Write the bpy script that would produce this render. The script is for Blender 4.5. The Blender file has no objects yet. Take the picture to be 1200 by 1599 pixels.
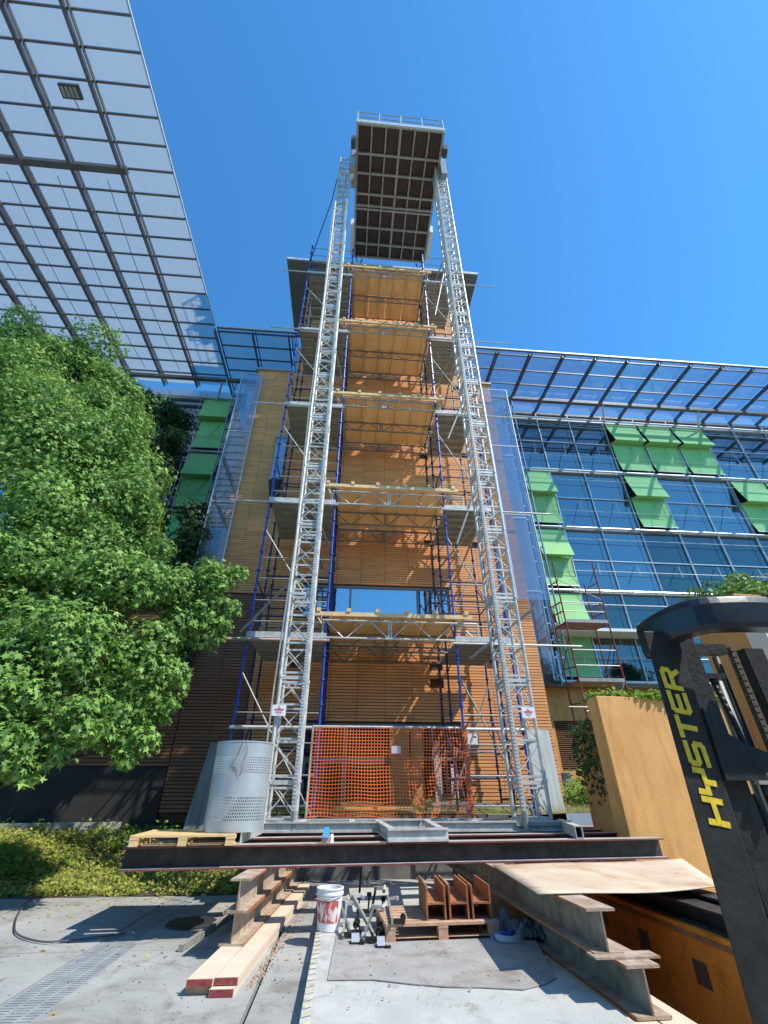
import bpy, math, random
import numpy as np
from mathutils import Vector, Matrix
R=math.radians
random.seed(5); rng=np.random.default_rng(5)
sc=bpy.context.scene; col=sc.collection
# ------------------------------------------------------------------ camera
cd=bpy.data.cameras.new("camera"); cam=bpy.data.objects.new("camera",cd); col.objects.link(cam)
cd.sensor_fit='HORIZONTAL'; cd.sensor_width=36; cd.lens=36*691/1200; cd.clip_end=2000; cd.clip_start=.05
TH=R(32.5); YAW=R(4.7)
cam.location=(0,0,1.35); cam.rotation_euler=(R(90)+TH,0,-YAW); sc.camera=cam
# ------------------------------------------------------------------ sky, sun, exposure
SUN=Vector((.67,-.38,1.0)).normalized()
w=bpy.data.worlds.new("World"); sc.world=w; w.use_nodes=True
nt=w.node_tree; bg=nt.nodes['Background']; sk=nt.nodes.new('ShaderNodeTexSky'); sk.sky_type='NISHITA'; sk.sun_disc=False
sk.sun_elevation=math.asin(SUN.z); sk.sun_rotation=math.atan2(SUN.x,SUN.y); sk.air_density=1.0; sk.dust_density=.2; sk.ozone_density=1.2
tn=nt.nodes.new('ShaderNodeMixRGB'); tn.blend_type='MULTIPLY'; tn.inputs[0].default_value=1; tn.inputs[2].default_value=(.50,1.26,1.72,1)
nt.links.new(sk.outputs[0],tn.inputs[1]); nt.links.new(tn.outputs[0],bg.inputs[0]); bg.inputs[1].default_value=.138
sl=bpy.data.lights.new("sun",'SUN'); sl.energy=5.0; sl.angle=R(.5); sl.color=(1,.94,.84)
so=bpy.data.objects.new("sun",sl); col.objects.link(so); so.location=(20,-10,30); so.rotation_euler=SUN.to_track_quat('Z','Y').to_euler()
vs=sc.view_settings; vs.view_transform='Standard'; vs.look='None'; vs.gamma=1; vs.use_curve_mapping=False; vs.exposure=.26
# ------------------------------------------------------------------ materials
MT={}
def mat(n,c,rough=.6,metal=0,var=.0,vs_=3.0,c2=None,bump=0,bs=40,isl=0,spec=None,streak=None,stain=0,sts=.7,stc=(.45,.40,.34),stm=(1,1,1)):
    if n in MT: return MT[n]
    m=bpy.data.materials.new(n); m.use_nodes=True; t=m.node_tree; N=t.nodes; L=t.links
    b=N['Principled BSDF']; b.inputs['Roughness'].default_value=rough; b.inputs['Metallic'].default_value=metal
    if spec is not None: b.inputs['Specular IOR Level'].default_value=spec
    b.inputs['Base Color'].default_value=(*c,1)
    geo=N.new('ShaderNodeNewGeometry'); pos=geo.outputs['Position']
    out=None
    if var or c2:
        mp=N.new('ShaderNodeMapping'); L.new(pos,mp.inputs[0])
        if streak: mp.inputs['Scale'].default_value=streak
        nz=N.new('ShaderNodeTexNoise'); nz.inputs['Scale'].default_value=vs_; nz.inputs['Detail'].default_value=7; nz.inputs['Roughness'].default_value=.62
        L.new(mp.outputs[0],nz.inputs['Vector'])
        cr=N.new('ShaderNodeValToRGB'); cr.color_ramp.elements[0].position=.36; cr.color_ramp.elements[1].position=.66
        ca=c2 if c2 else tuple(x*(1-var) for x in c)
        cr.color_ramp.elements[0].color=(*ca,1); cr.color_ramp.elements[1].color=(*c,1) if c2 else (*[min(1,x*(1+var*.6)) for x in c],1)
        L.new(nz.outputs[0],cr.inputs[0]); out=cr.outputs[0]
    if isl:
        hs=N.new('ShaderNodeHueSaturation'); mr=N.new('ShaderNodeMapRange'); mr.inputs[3].default_value=1-isl; mr.inputs[4].default_value=1+isl
        L.new(geo.outputs['Random Per Island'],mr.inputs[0]); L.new(mr.outputs[0],hs.inputs['Value'])
        if out: L.new(out,hs.inputs['Color'])
        else: hs.inputs['Color'].default_value=(*c,1)
        out=hs.outputs[0]
    if stain:
        m3=N.new('ShaderNodeMapping'); m3.inputs['Scale'].default_value=stm; L.new(pos,m3.inputs[0])
        n3=N.new('ShaderNodeTexNoise'); n3.inputs['Scale'].default_value=sts; n3.inputs['Detail'].default_value=9; n3.inputs['Roughness'].default_value=.72; n3.inputs['Distortion'].default_value=.6; L.new(m3.outputs[0],n3.inputs['Vector'])
        r3=N.new('ShaderNodeValToRGB'); r3.color_ramp.elements[0].position=.50; r3.color_ramp.elements[1].position=.66; r3.color_ramp.elements[0].color=(0,0,0,1); r3.color_ramp.elements[1].color=(stain,stain,stain,1); L.new(n3.outputs[0],r3.inputs[0])
        x3=N.new('ShaderNodeMixRGB'); x3.blend_type='MULTIPLY'; L.new(r3.outputs[0],x3.inputs[0])
        if out: L.new(out,x3.inputs[1])
        else: x3.inputs[1].default_value=(*c,1)
        x3.inputs[2].default_value=(*stc,1); out=x3.outputs[0]
    if out: L.new(out,b.inputs['Base Color'])
    if bump:
        n2=N.new('ShaderNodeTexNoise'); n2.inputs['Scale'].default_value=bs; n2.inputs['Detail'].default_value=5; L.new(pos,n2.inputs['Vector'])
        bp=N.new('ShaderNodeBump'); bp.inputs['Strength'].default_value=bump; bp.inputs['Distance'].default_value=.01
        L.new(n2.outputs[0],bp.inputs['Height']); L.new(bp.outputs[0],b.inputs['Normal'])
    MT[n]=m; return m
def leafmat(n,c,c2,tr=.35):
    m=bpy.data.materials.new(n); m.use_nodes=True; t=m.node_tree; N=t.nodes; L=t.links
    b=N['Principled BSDF']; b.inputs['Roughness'].default_value=.58; b.inputs['Specular IOR Level'].default_value=.35
    geo=N.new('ShaderNodeNewGeometry'); cr=N.new('ShaderNodeValToRGB')
    cr.color_ramp.elements[0].color=(*c2,1); cr.color_ramp.elements[1].color=(*c,1)
    L.new(geo.outputs['Random Per Island'],cr.inputs[0]); L.new(cr.outputs[0],b.inputs['Base Color'])
    tl=N.new('ShaderNodeBsdfTranslucent'); hs=N.new('ShaderNodeHueSaturation'); hs.inputs['Value'].default_value=1.7; hs.inputs['Hue'].default_value=.48
    L.new(cr.outputs[0],hs.inputs['Color']); L.new(hs.outputs[0],tl.inputs[0])
    mx=N.new('ShaderNodeMixShader'); mx.inputs[0].default_value=tr; L.new(b.outputs[0],mx.inputs[1]); L.new(tl.outputs[0],mx.inputs[2])
    L.new(mx.outputs[0],N['Material Output'].inputs[0]); MT[n]=m; return m
def glassmat(n,tint,transp,body,glos=.15,rough=.02,transl=None):
    """pane: see-through part + diffuse body + mirror reflection by fresnel"""
    m=bpy.data.materials.new(n); m.use_nodes=True; t=m.node_tree; N=t.nodes; L=t.links; N.remove(N['Principled BSDF'])
    tr=N.new('ShaderNodeBsdfTransparent'); tr.inputs[0].default_value=(*tint,1)
    df=N.new('ShaderNodeBsdfDiffuse'); df.inputs[0].default_value=(*body,1)
    s=df
    if transl:
        tl=N.new('ShaderNodeBsdfTranslucent'); tl.inputs[0].default_value=(*body,1); a=N.new('ShaderNodeMixShader'); a.inputs[0].default_value=transl
        L.new(df.outputs[0],a.inputs[1]); L.new(tl.outputs[0],a.inputs[2]); s=a
    m1=N.new('ShaderNodeMixShader'); m1.inputs[0].default_value=transp; L.new(s.outputs[0],m1.inputs[1]); L.new(tr.outputs[0],m1.inputs[2])
    gl=N.new('ShaderNodeBsdfGlossy'); gl.inputs['Roughness'].default_value=rough; gl.inputs[0].default_value=(.93,.97,1,1)
    fr=N.new('ShaderNodeLayerWeight'); fr.inputs[0].default_value=.35
    mr=N.new('ShaderNodeMapRange'); mr.inputs[3].default_value=glos; mr.inputs[4].default_value=min(1,glos*3.2); L.new(fr.outputs['Fresnel'],mr.inputs[0])
    m2=N.new('ShaderNodeMixShader'); L.new(mr.outputs[0],m2.inputs[0]); L.new(m1.outputs[0],m2.inputs[1]); L.new(gl.outputs[0],m2.inputs[2])
    L.new(m2.outputs[0],N['Material Output'].inputs[0]); MT[n]=m; return m
GALV=mat('galvanised_steel',(.56,.56,.52),.5,.2,.22,9)
GALVD=mat('dull_galvanised_steel',(.34,.34,.31),.55,.25,.22,7)
LATD=mat('shade_painted_girder_steel',(.20,.19,.17),.55,.3,.2,7)
DECKST=mat('steel_deck',(.30,.30,.26),.6,.2,.18,5)
BLUE=mat('blue_painted_steel',(.03,.075,.42),.4,0,.35,12)
BLUED=mat('worn_dark_blue_steel',(.02,.03,.11),.5,0,.4,12)
ALU=mat('aluminium_frame',(.55,.58,.60),.35,.5,.1,4)
DKST=mat('dark_canopy_steel',(.16,.16,.17),.45,.5,.2,4)
BEAM=mat('weathered_beam_steel',(.075,.055,.05),.62,.15,.4,6,c2=(.028,.02,.018),bump=.4)
BTOP=mat('dusty_beam_top',(.42,.40,.38),.7,.1,.25,5,bump=.3)
BRED=mat('red_primed_edge',(.22,.06,.05),.6,0,.3,12)
STK=mat('dusty_tan_steel',(.50,.42,.34),.75,0,.3,7,c2=(.30,.20,.13),bump=.5)
RUST=mat('rusty_orange_steel',(.42,.17,.06),.75,0,.35,9,c2=(.25,.09,.04),bump=.4)
SHEET=mat('dusty_rusty_sheet',(.62,.52,.40),.75,0,.2,2.6,c2=(.54,.40,.27),bump=.35,bs=25,stain=.75,sts=1.5,stc=(.72,.48,.30))
CONC=mat('concrete_pavement',(.345,.345,.325),.85,0,.16,1.1,stain=.7,sts=1.3,bump=.35,bs=60)
CONC2=mat('concrete_platform',(.46,.465,.44),.8,0,.14,2.2,stain=.6,sts=2.1,bump=.4,bs=50)
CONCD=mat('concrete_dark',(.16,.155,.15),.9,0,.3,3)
MATM=mat('grey_rubber_mat',(.34,.33,.31),.8,0,.14,2.5,stain=.8,sts=2.6,stc=(.62,.52,.45),bump=.2)
WOOD=mat('fresh_pallet_wood',(.80,.58,.28),.7,0,.25,6,c2=(.62,.40,.18),isl=.12,streak=(1,6,6))
PLANK=mat('pale_plank_wood',(.68,.56,.43),.75,0,.15,4,c2=(.64,.50,.38),isl=.08,bump=.3)
PRED=mat('red_painted_end',(.27,.05,.05),.7,0,.4,25)
OWOOD=mat('old_pallet_wood',(.55,.36,.24),.8,0,.3,8,c2=(.42,.24,.15),isl=.2,bump=.5)
PLY=mat('plywood',(.93,.64,.31),.6,0,.18,2.2,c2=(.84,.52,.23),isl=.06)
JOIST=mat('formwork_timber',(.80,.55,.26),.65,0,.2,5,isl=.1)
TERRA=mat('terracotta_baguette',(.86,.385,.145),.75,0,.12,1.2,isl=.11,bump=.15)
TERRAD=mat('terracotta_backing',(.10,.05,.025),.9)
OCHRE=mat('ochre_render',(.72,.385,.125),.85,0,.10,1.8,bump=.55,bs=55,c2=(.63,.32,.10),stain=.6,sts=1.6,stm=(2.2,2.2,.45),stc=(.62,.52,.42))
ORNG=mat('orange_render',(.90,.29,.03),.8,0,.2,2.4,c2=(.74,.22,.02),bump=.4,stain=.7,sts=2.4,stc=(.35,.28,.25))
SOFF=mat('roof_soffit_metal',(.15,.17,.155),.6,.1,.08,1)
GRN=mat('green_fabric',(.27,.56,.20),.75,0,.06,2)
BROWNPLY=mat('brown_phenolic_ply',(.06,.04,.032),.6,0,.3,3)
STKW=mat('shaded_beam_web',(.27,.235,.18),.75,0,.3,7,c2=(.15,.11,.075),bump=.5)  # right stack webs darkened, shade on their left faces put into the colour
PCREAM=mat('platform_frame_paint',(.42,.41,.36),.6,.1,.25,6)
WHITE=mat('white_plastic',(.78,.78,.76),.5)
PAPER=mat('white_notice',(.82,.80,.80),.6)
RED=mat('red_print',(.62,.06,.05),.6)
BLACK=mat('black_rubber',(.02,.02,.02),.6)
FORK=mat('black_forklift_paint',(.014,.014,.014),.6,0,.5,7,spec=.3,c2=(.032,.031,.028),bump=.3,bs=30)
FORK2=mat('greasy_dark_steel',(.022,.022,.02),.5,.2,.5,14,bump=.4)
CHROME=mat('hydraulic_rod',(.15,.17,.15),.5,.2,.2,9)
YEL=mat('yellow_lettering',(.80,.56,.03),.55,0,.2,30)
NET=mat('orange_safety_mesh',(.82,.17,.03),.6,0,.12,4)
GREY=mat('grey_powder_coat',(.34,.37,.38),.5,.2,.1,2)
PANEL=mat('dusty_panel',(.50,.55,.53),.6,.1,.2,2,streak=(5,1,.4))
LAVW=mat('lavender_grey_wall',(.50,.46,.48),.7,0,.1,1)
INTER=mat('dark_interior',(.02,.03,.04),.8)
REDSC=mat('rusty_red_tube',(.28,.06,.04),.6,.1,.4,12)
BARK=mat('bark',(.11,.08,.055),.9,0,.4,9,bump=1,bs=20)
BRASS=mat('galvanised_sheet_drum',(.47,.50,.50),.45,.35,.2,4,c2=(.38,.41,.42))
BLK=mat('blue_paint',(.02,.28,.62),.5)
DOORF=mat('door_frame_metal',(.22,.24,.25),.5,.3)
SOIL=mat('soil',(.10,.075,.05),.95,0,.5,4,bump=1,bs=15)
GRASSM=mat('meadow_soil',(.17,.17,.06),.95,0,.5,3,bump=1,bs=15)
RAG=mat('grey_green_cloth',(.16,.18,.17),.9,0,.35,9,bump=.6)
GLASS=glassmat('solar_glass',(.42,.55,.60),.42,(.02,.05,.06),.20)
GLASSG=glassmat('green_tinted_glass',(.35,.55,.48),.42,(.012,.035,.03),.11)
GLASSS=glassmat('clear_screen_glass',(.90,.89,.89),.80,(.36,.34,.37),.07)
CANL=glassmat('fritted_canopy_glass',(.78,.83,.84),.46,(.36,.40,.38),.02,.1,.8)
CANR=glassmat('tinted_canopy_glass',(.60,.66,.76),.86,(.30,.34,.42),.05,.05,.4)
GLASSF=glassmat('faint_screen_glass',(.88,.9,.93),.88,(.30,.30,.36),.07)
DGLASS=glassmat('dark_door_glass',(.3,.35,.4),.08,(.008,.009,.01),.05)
WGLASS=glassmat('window_glass',(.3,.4,.5),.1,(.04,.06,.12),.42)
LEAF=leafmat('maple_leaf',(.25,.42,.085),(.06,.15,.03),.18)
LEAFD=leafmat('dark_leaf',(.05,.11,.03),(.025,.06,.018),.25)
IVY=leafmat('ivy_leaf',(.48,.44,.10),(.14,.24,.04),.3)
GRS=leafmat('grass_blade',(.36,.36,.12),(.14,.24,.05),.3)
DRY=leafmat('dry_leaf',(.60,.50,.08),(.4,.28,.06),.2)
LIT=leafmat('bright_plant_leaf',(.24,.36,.06),(.10,.21,.03),.35)
# ------------------------------------------------------------------ helpers
ORG={}
class MB:
    def __init__(s): s.v=[]; s.f=[]
    def raw(s,v,f):
        o=len(s.v); s.v+= [tuple(p) for p in v]; s.f+=[tuple(i+o for i in q) for q in f]; return s
    def box(s,a,b):
        x0,y0,z0=[min(p,q) for p,q in zip(a,b)]; x1,y1,z1=[max(p,q) for p,q in zip(a,b)]
        return s.raw([(x0,y0,z0),(x1,y0,z0),(x1,y1,z0),(x0,y1,z0),(x0,y0,z1),(x1,y0,z1),(x1,y1,z1),(x0,y1,z1)],
            [(0,3,2,1),(4,5,6,7),(0,1,5,4),(1,2,6,5),(2,3,7,6),(3,0,4,7)])
    def bar(s,p,q,w,h=None,up=(0,0,1)):
        h=h or w; p=Vector(p); q=Vector(q); d=(q-p).normalized(); u=Vector(up)
        if abs(d.dot(u))>.99: u=Vector((0,1,0))
        r=d.cross(u).normalized(); u=r.cross(d); vs_=[]
        for c in (p,q):
            for a,b in ((-1,-1),(1,-1),(1,1),(-1,1)): vs_.append(c+r*a*w/2+u*b*h/2)
        return s.raw(vs_,[(0,1,2,3),(7,6,5,4),(0,4,5,1),(1,5,6,2),(2,6,7,3),(3,7,4,0)])
    def tube(s,p,q,r,n=6,r2=None):
        r2=r if r2 is None else r2; p=Vector(p); q=Vector(q); d=(q-p).normalized(); u=Vector((0,0,1)) if abs(d.z)<.9 else Vector((1,0,0))
        a=d.cross(u).normalized(); b=a.cross(d); v=[]
        for c,rr in ((p,r),(q,r2)):
            for i in range(n):
                t=2*math.pi*i/n; v.append(c+a*math.cos(t)*rr+b*math.sin(t)*rr)
        f=[(i,(i+1)%n,n+(i+1)%n,n+i) for i in range(n)]+[tuple(range(n-1,-1,-1)),tuple(range(n,2*n))]
        return s.raw(v,f)
    def path(s,pts,r,n=6):
        for a,b in zip(pts,pts[1:]): s.tube(a,b,r,n)
        return s
    def prism(s,pts,e):   # polygon pts extruded by vector e
        n=len(pts); e=Vector(e); v=[Vector(p) for p in pts]; v2=[p+e for p in v]
        return s.raw(v+v2,[tuple(range(n-1,-1,-1)),tuple(range(n,2*n))]+[(i,(i+1)%n,n+(i+1)%n,n+i) for i in range(n)])
    def lathe(s,c,prof,n=40,cap=True):
        v=[];f=[]
        for r,z in prof:
            for i in range(n):
                t=2*math.pi*i/n; v.append((c[0]+r*math.cos(t),c[1]+r*math.sin(t),c[2]+z))
        for k in range(len(prof)-1):
            for i in range(n): f.append((k*n+i,k*n+(i+1)%n,(k+1)*n+(i+1)%n,(k+1)*n+i))
        return s.raw(v,f)
    def build(s,name,m,parent=None,org=None,smooth=False,bevel=0,mats=None):
        me=bpy.data.meshes.new(name)
        if parent is not None: o0=Vector(ORG[parent.name])
        elif org is not None: o0=Vector(org)
        else:
            a=np.array([tuple(p) for p in s.v]); o0=Vector(((a[:,0].min()+a[:,0].max())/2,(a[:,1].min()+a[:,1].max())/2,a[:,2].min()))
        me.from_pydata([tuple(Vector(p)-o0) for p in s.v],[],s.f); me.materials.append(m); me.validate(); me.update()
        if smooth: me.polygons.foreach_set('use_smooth',[True]*len(me.polygons))
        o=bpy.data.objects.new(name,me); col.objects.link(o)
        if parent is not None: o.parent=parent
        else: o.location=o0
        ORG[o.name]=tuple(o0)
        if bevel:
            b=o.modifiers.new('bevel','BEVEL'); b.width=bevel; b.segments=2; b.limit_method='ANGLE'
        return o
def tag(o,label=None,cat=None,group=None,kind=None):
    if label: o['label']=label
    if cat: o['category']=cat
    if group: o['group']=group
    if kind: o['kind']=kind
    return o
def thing(name,loc,label,cat,group=None):
    o=bpy.data.objects.new(name,None); col.objects.link(o); o.location=loc; o.empty_display_size=.2; ORG[o.name]=tuple(loc)
    return tag(o,label,cat,group)
def ctree(o,parent=None,loc=None):
    c=o.copy(); col.objects.link(c); c.parent=parent; ORG[c.name]=ORG[o.name]
    if loc is not None: c.location=loc
    for ch in list(o.children): ctree(ch,c)
    return c
def leaves(name,P,Nn,size,m,parent=None,shape='maple',org=None,jit=.5):
    P=np.asarray(P,float); Nn=np.asarray(Nn,float); k=len(P)
    if shape=='maple':
        ang=np.radians([0,36,72,108,150,180,210,252,288,324]); rr=np.array([1.15,.42,1.0,.38,.72,.22,.72,.38,1.0,.42])
    elif shape=='oval':
        ang=np.radians([0,50,130,180,230,310]); rr=np.array([1,.6,.6,.9,.6,.6])
    else:
        ang=np.radians([0,175,185]); rr=np.array([2.6,.35,.35])
    n=len(ang); rnd=rng.normal(size=(k,3))*jit; nn=Nn+rnd; nn/=np.linalg.norm(nn,axis=1)[:,None]+1e-9
    t=rng.normal(size=(k,3)); a=np.cross(nn,t); a/=np.linalg.norm(a,axis=1)[:,None]+1e-9; b=np.cross(nn,a)
    if shape=='blade':
        a=np.array([0,0,1])+rng.normal(size=(k,3))*.35; a/=np.linalg.norm(a,axis=1)[:,None]; b=np.cross(a,rng.normal(size=(k,3))); b/=np.linalg.norm(b,axis=1)[:,None]; nn=np.cross(a,b)
    sz=size*rng.uniform(.6,1.3,size=k)
    V=P[:,None,:]+sz[:,None,None]*(np.cos(ang)*rr)[None,:,None]*a[:,None,:]+sz[:,None,None]*(np.sin(ang)*rr)[None,:,None]*b[:,None,:]
    V=V-nn[:,None,:]*(sz[:,None]*(rr**2)[None,:]*.22)[:,:,None]
    o0=np.array(ORG[parent.name]) if parent is not None else np.array(org if org is not None else (P[:,0].mean(),P[:,1].mean(),P[:,2].min()))
    V=(V-o0).reshape(-1,3)
    me=bpy.data.meshes.new(name); me.vertices.add(k*n); me.vertices.foreach_set('co',V.ravel()); me.loops.add(k*n); me.loops.foreach_set('vertex_index',np.arange(k*n))
    me.polygons.add(k); me.polygons.foreach_set('loop_start',np.arange(k)*n); me.polygons.foreach_set('loop_total',np.full(k,n)); me.materials.append(m); me.update(); me.validate()
    o=bpy.data.objects.new(name,me); col.objects.link(o)
    if parent is not None: o.parent=parent
    else: o.location=tuple(o0)
    ORG[o.name]=tuple(o0); return o
def lerp(a,b,t): return a+(b-a)*t

# ================================================================== SETTING
g=MB(); g.box((-250,-200,-1),(250,9.28,-.02)); 
tag(MB().raw([(-400,-400,-1.2),(400,-400,-1.2),(400,400,-1.2),(-400,400,-1.2)],[(0,1,2,3)]).build('ground',CONCD),kind='structure')
# pavement: left floor of slabs with joints
pv=MB()
xs=[-14,-9,-2.50,-2.08,-.62,-.10,3.0]
for x0,x1 in ((-60,-14.02),(3.36,60),(-14,-5.6),(-5.58,-2.50),(-2.08,-.625),(-.60,2.42)):
    y=-6.
    while y<9.2:
        y1=min(y+3.1,9.3 if x0<-1 else 10.6); pv.box((x0,y,-.2),(x1-.012,y1-.012,0)); y=y1
        if x0<-1 and y>=9.3: break
    if x0>=-1 and y<10.6: pv.box((x0,y,-.2),(x1-.012,10.6,0))
pv.box((2.45,-6,-1.1),(3.0,10.6,-.95)); pv.box((-2.08,9.3,-.2),(-.625,10.6,-.004))
tag(pv.build('pavement',CONC),kind='structure')
# drain channel grating along the pavement
dr=thing('drain_grating',(-2.29,4,0),'grey metal drain grating set in the pavement at the lower left','drain')
db=MB(); db.box((-2.495,-6,-.2),(-2.085,9.28,-.03)); db.build('channel',CONCD,dr)
db=MB()
for i in range(-60,186):
    y=i*.05; db.box((-2.49,y,-.02),(-2.09,y+.034,-.004))
for x in (-2.495,-2.36,-2.22,-2.10): db.box((x,-6,-.018),(x+.02,9.28,-.002))
db.build('grate',mat('grate_steel',(.36,.38,.39),.6,.2,.2,6),dr)
# raised concrete platform
pl=MB(); pl.prism([(-.20,1,0.004),(1.99,1,.004),(1.80,9.2,.004),(-.20,9.2,.004)],(0,0,.116)); 
tag(pl.build('concrete_platform',CONC2),kind='structure')
hz=MB()
for i in range(26):
    y=3.0+i*.135; hz.raw([(-.195,y,.124),(-.135,y+.035,.124),(-.135,y+.10,.124),(-.195,y+.065,.124)],[(0,1,2,3)])
tag(hz.build('pavement_marking',mat('faded_hazard_stripe',(.56,.53,.36),.8,0,.35,14)),kind='structure')
rm=MB(); rm.prism([(.02,6.2,.124),(-.04,4.88,.124),(.3,4.86,.124),(.6,4.74,.124),(.85,4.66,.124),(1.1,4.63,.124),(1.41,4.56,.124),(1.62,4.66,.124),(1.75,4.78,.124),(2.05,6.1,.124),(1.6,6.6,.124),(.5,6.6,.124)][::-1],(0,0,.006))
tag(rm.build('rubber_mat',MATM),'grey mat with a wavy front edge lying under the old pallet','mat')
# planted bank (left) and terrace (behind)
def hgt(x,y):
    if x<-1.5: t=max(0,min(1,(y-9.3)/2.2)); return .62*t*t*(3-2*t)+max(0,y-12)*.02+.05*math.sin(x*1.3)*math.sin(y)*t
    return 1.0+max(0,min(1,(y-11.2)/3.5))*.52
def field(x0,x1,y0,y1,nx,ny):
    m=MB(); v=[];f=[]
    for j in range(ny+1):
        for i in range(nx+1):
            x=lerp(x0,x1,i/nx); y=lerp(y0,y1,j/ny); v.append((x,y,hgt(x,y)+.02*math.sin(x*7+y*3)))
    for j in range(ny):
        for i in range(nx): a=j*(nx+1)+i; f.append((a,a+1,a+nx+2,a+nx+1))
    return m.raw(v,f)
tag(field(-30,-1.51,9.28,30,60,60).build('planted_bank',SOIL,smooth=True),kind='structure')
tag(field(-1.49,40,10.62,30,60,40).build('grass_terrace',GRASSM,smooth=True),kind='structure')
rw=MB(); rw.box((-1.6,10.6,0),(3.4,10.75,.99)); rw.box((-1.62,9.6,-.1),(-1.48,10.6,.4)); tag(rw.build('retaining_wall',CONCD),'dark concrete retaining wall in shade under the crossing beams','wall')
rw=MB()
pts=[(-9,11.6),(-7,11.75),(-5.2,12.1),(-4.3,12.8)]
for a,b in zip(pts,pts[1:]): rw.bar((*a,.72),(*b,.72),.16,.22)
tag(rw.build('garden_kerb',CONC),'curved grey garden kerb in deep shade behind the ground cover','kerb')

# ================================================================== CENTRAL BRICK TOWER
tw=thing('terracotta_tower',(.7,12.4,1),'tall terracotta clad central block with overhanging flat roof behind the scaffolding','building')
def cladding(x0,x1,z0,z1,holes,y=12.3):
    m=MB(); z=z0
    step=.076; edges=np.linspace(x0,x1,max(2,int(round((x1-x0)/.735))+1))
    while z<z1-.02:
        zt=min(z+step-.017,z1)
        for a,b in zip(edges,edges[1:]):
            segs=[(a+.005,b-.005)]
            for (hx0,hx1,hz0,hz1) in holes:
                if zt>hz0 and z<hz1:
                    ns=[]
                    for (p,q) in segs:
                        if q<=hx0 or p>=hx1: ns.append((p,q)); continue
                        if p<hx0: ns.append((p,hx0))
                        if q>hx1: ns.append((hx1,q))
                    segs=ns
            for p,q in segs:
                if q-p>.02: m.box((p,y,z),(q,y+.035,zt))
        z+=step
    return m
WIN=(-1.38,2.98,5.62,6.58); DOOR=(-1.05,3.0,.9,2.86); TOPW=(-2.3,4.0,21.9,22.8)
vents=[(2.25,2.62,4.25,4.42),(2.25,2.62,3.75,3.92),(3.85,4.2,4.28,4.5),(2.3,2.6,8.0,8.18),(3.85,4.2,8.0,8.18),(-1.5,-1.25,4.2,4.45),(2.3,2.6,11.6,11.78),(3.85,4.2,11.7,11.9),(-1.4,-1.1,8.0,8.2),(3.85,4.1,15.3,15.5)]
cladding(-4.05,5.4,1.0,15.7,[WIN,DOOR,(-4.06,-2.44,.9,6.2)]+vents).build('cladding',TERRA,tw)
TERRA_SHADE=mat('shade_painted_terracotta',(.23,.115,.06),.8,0,.15,1.2,isl=.1)  # same terracotta darkened, shade on the lower left wall put into the colour
cladding(-4.05,-2.45,1.0,6.19,[]).build('shade_painted_cladding',TERRA_SHADE,tw)
cladding(-2.55,4.45,15.7,22.85,[TOPW]+[(2.3,2.6,18.6,18.8)]).build('cladding',TERRA,tw)
bk=MB()
def wallholes(m,x0,x1,y0,y1,z0,z1,hs):
    hs=sorted(hs,key=lambda h:h[2]); z=z0
    for h in hs:
        m.box((x0,y0,z),(x1,y1,h[2])); m.box((x0,y0,h[2]),(h[0],y1,h[3])); m.box((h[1],y0,h[2]),(x1,y1,h[3])); z=h[3]
    m.box((x0,y0,z),(x1,y1,z1))
wallholes(bk,-4.02,5.37,12.36,12.6,.8,15.66,[DOOR,WIN]); wallholes(bk,-2.52,4.42,12.36,12.6,15.66,22.88,[TOPW])
bk.box((-4.02,12.6,.8),(-3.8,18,15.66)); bk.box((5.15,12.6,.8),(5.37,18,15.66)); bk.box((-2.52,12.6,15.66),(-2.3,18,22.88)); bk.box((4.2,12.6,15.66),(4.42,18,22.88))
bk.box((-3.8,13.6,.8),(5.15,13.7,15.6)); bk.box((-2.3,13.6,15.6),(4.2,13.7,22.88)); bk.box((-3.8,12.6,15.4),(5.15,18,15.6))
bk.build('backing_wall',TERRAD,tw)
cp=MB(); cp.box((-4.12,12.22,15.70),(-2.56,18,15.78)); cp.box((4.46,12.22,15.70),(5.47,18,15.78)); cp.build('coping',GREY,tw)
rf=MB(); rf.box((-3.68,11.74,22.92),(5.6,16.0,23.12)); r_=rf.build('roof',SOFF,tw)
rf=MB(); rf.box((-3.70,11.70,23.0),(5.62,11.735,23.16)); rf.box((-3.72,11.7,23.0),(-3.685,16,23.16)); rf.box((5.605,11.7,23.0),(5.64,16,23.16)); rf.build('fascia',GALV,r_)
MB().box((-3.35,12.2,22.895),(-2.75,13.9,22.918)).build('soffit_panel',SOFF,r_); MB().box((4.75,12.2,22.895),(5.2,13.4,22.918)).build('soffit_panel',SOFF,r_)
def window(parent,x0,x1,z0,z1,y,divs,fm=DOORF,gm=WGLASS,name='window'):
    f=MB(); t=.06
    f.box((x0,y,z0),(x1,y+.08,z0+t)); f.box((x0,y,z1-t),(x1,y+.08,z1)); f.box((x0,y,z0+t),(x0+t,y+.08,z1-t)); f.box((x1-t,y,z0+t),(x1,y+.08,z1-t))
    for d in divs: f.box((d-t/2,y,z0+t),(d+t/2,y+.08,z1-t))
    o=f.build(name,fm,parent); e=[x0]+list(divs)+[x1]
    for a,b in zip(e,e[1:]): MB().box((a+.02,y+.04,z0+.02),(b-.02,y+.05,z1-.02)).build('pane',gm,o)
    return o
window(tw,WIN[0],WIN[1],WIN[2],WIN[3],12.36,[-.62,.02,2.02])
window(tw,TOPW[0],TOPW[1],TOPW[2],TOPW[3],12.36,[-1.2,0,1.2,2.2,3.1])
window(tw,DOOR[0],DOOR[1],2.05,DOOR[3],12.38,[.05,1.2,2.25],gm=DGLASS)
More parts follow.
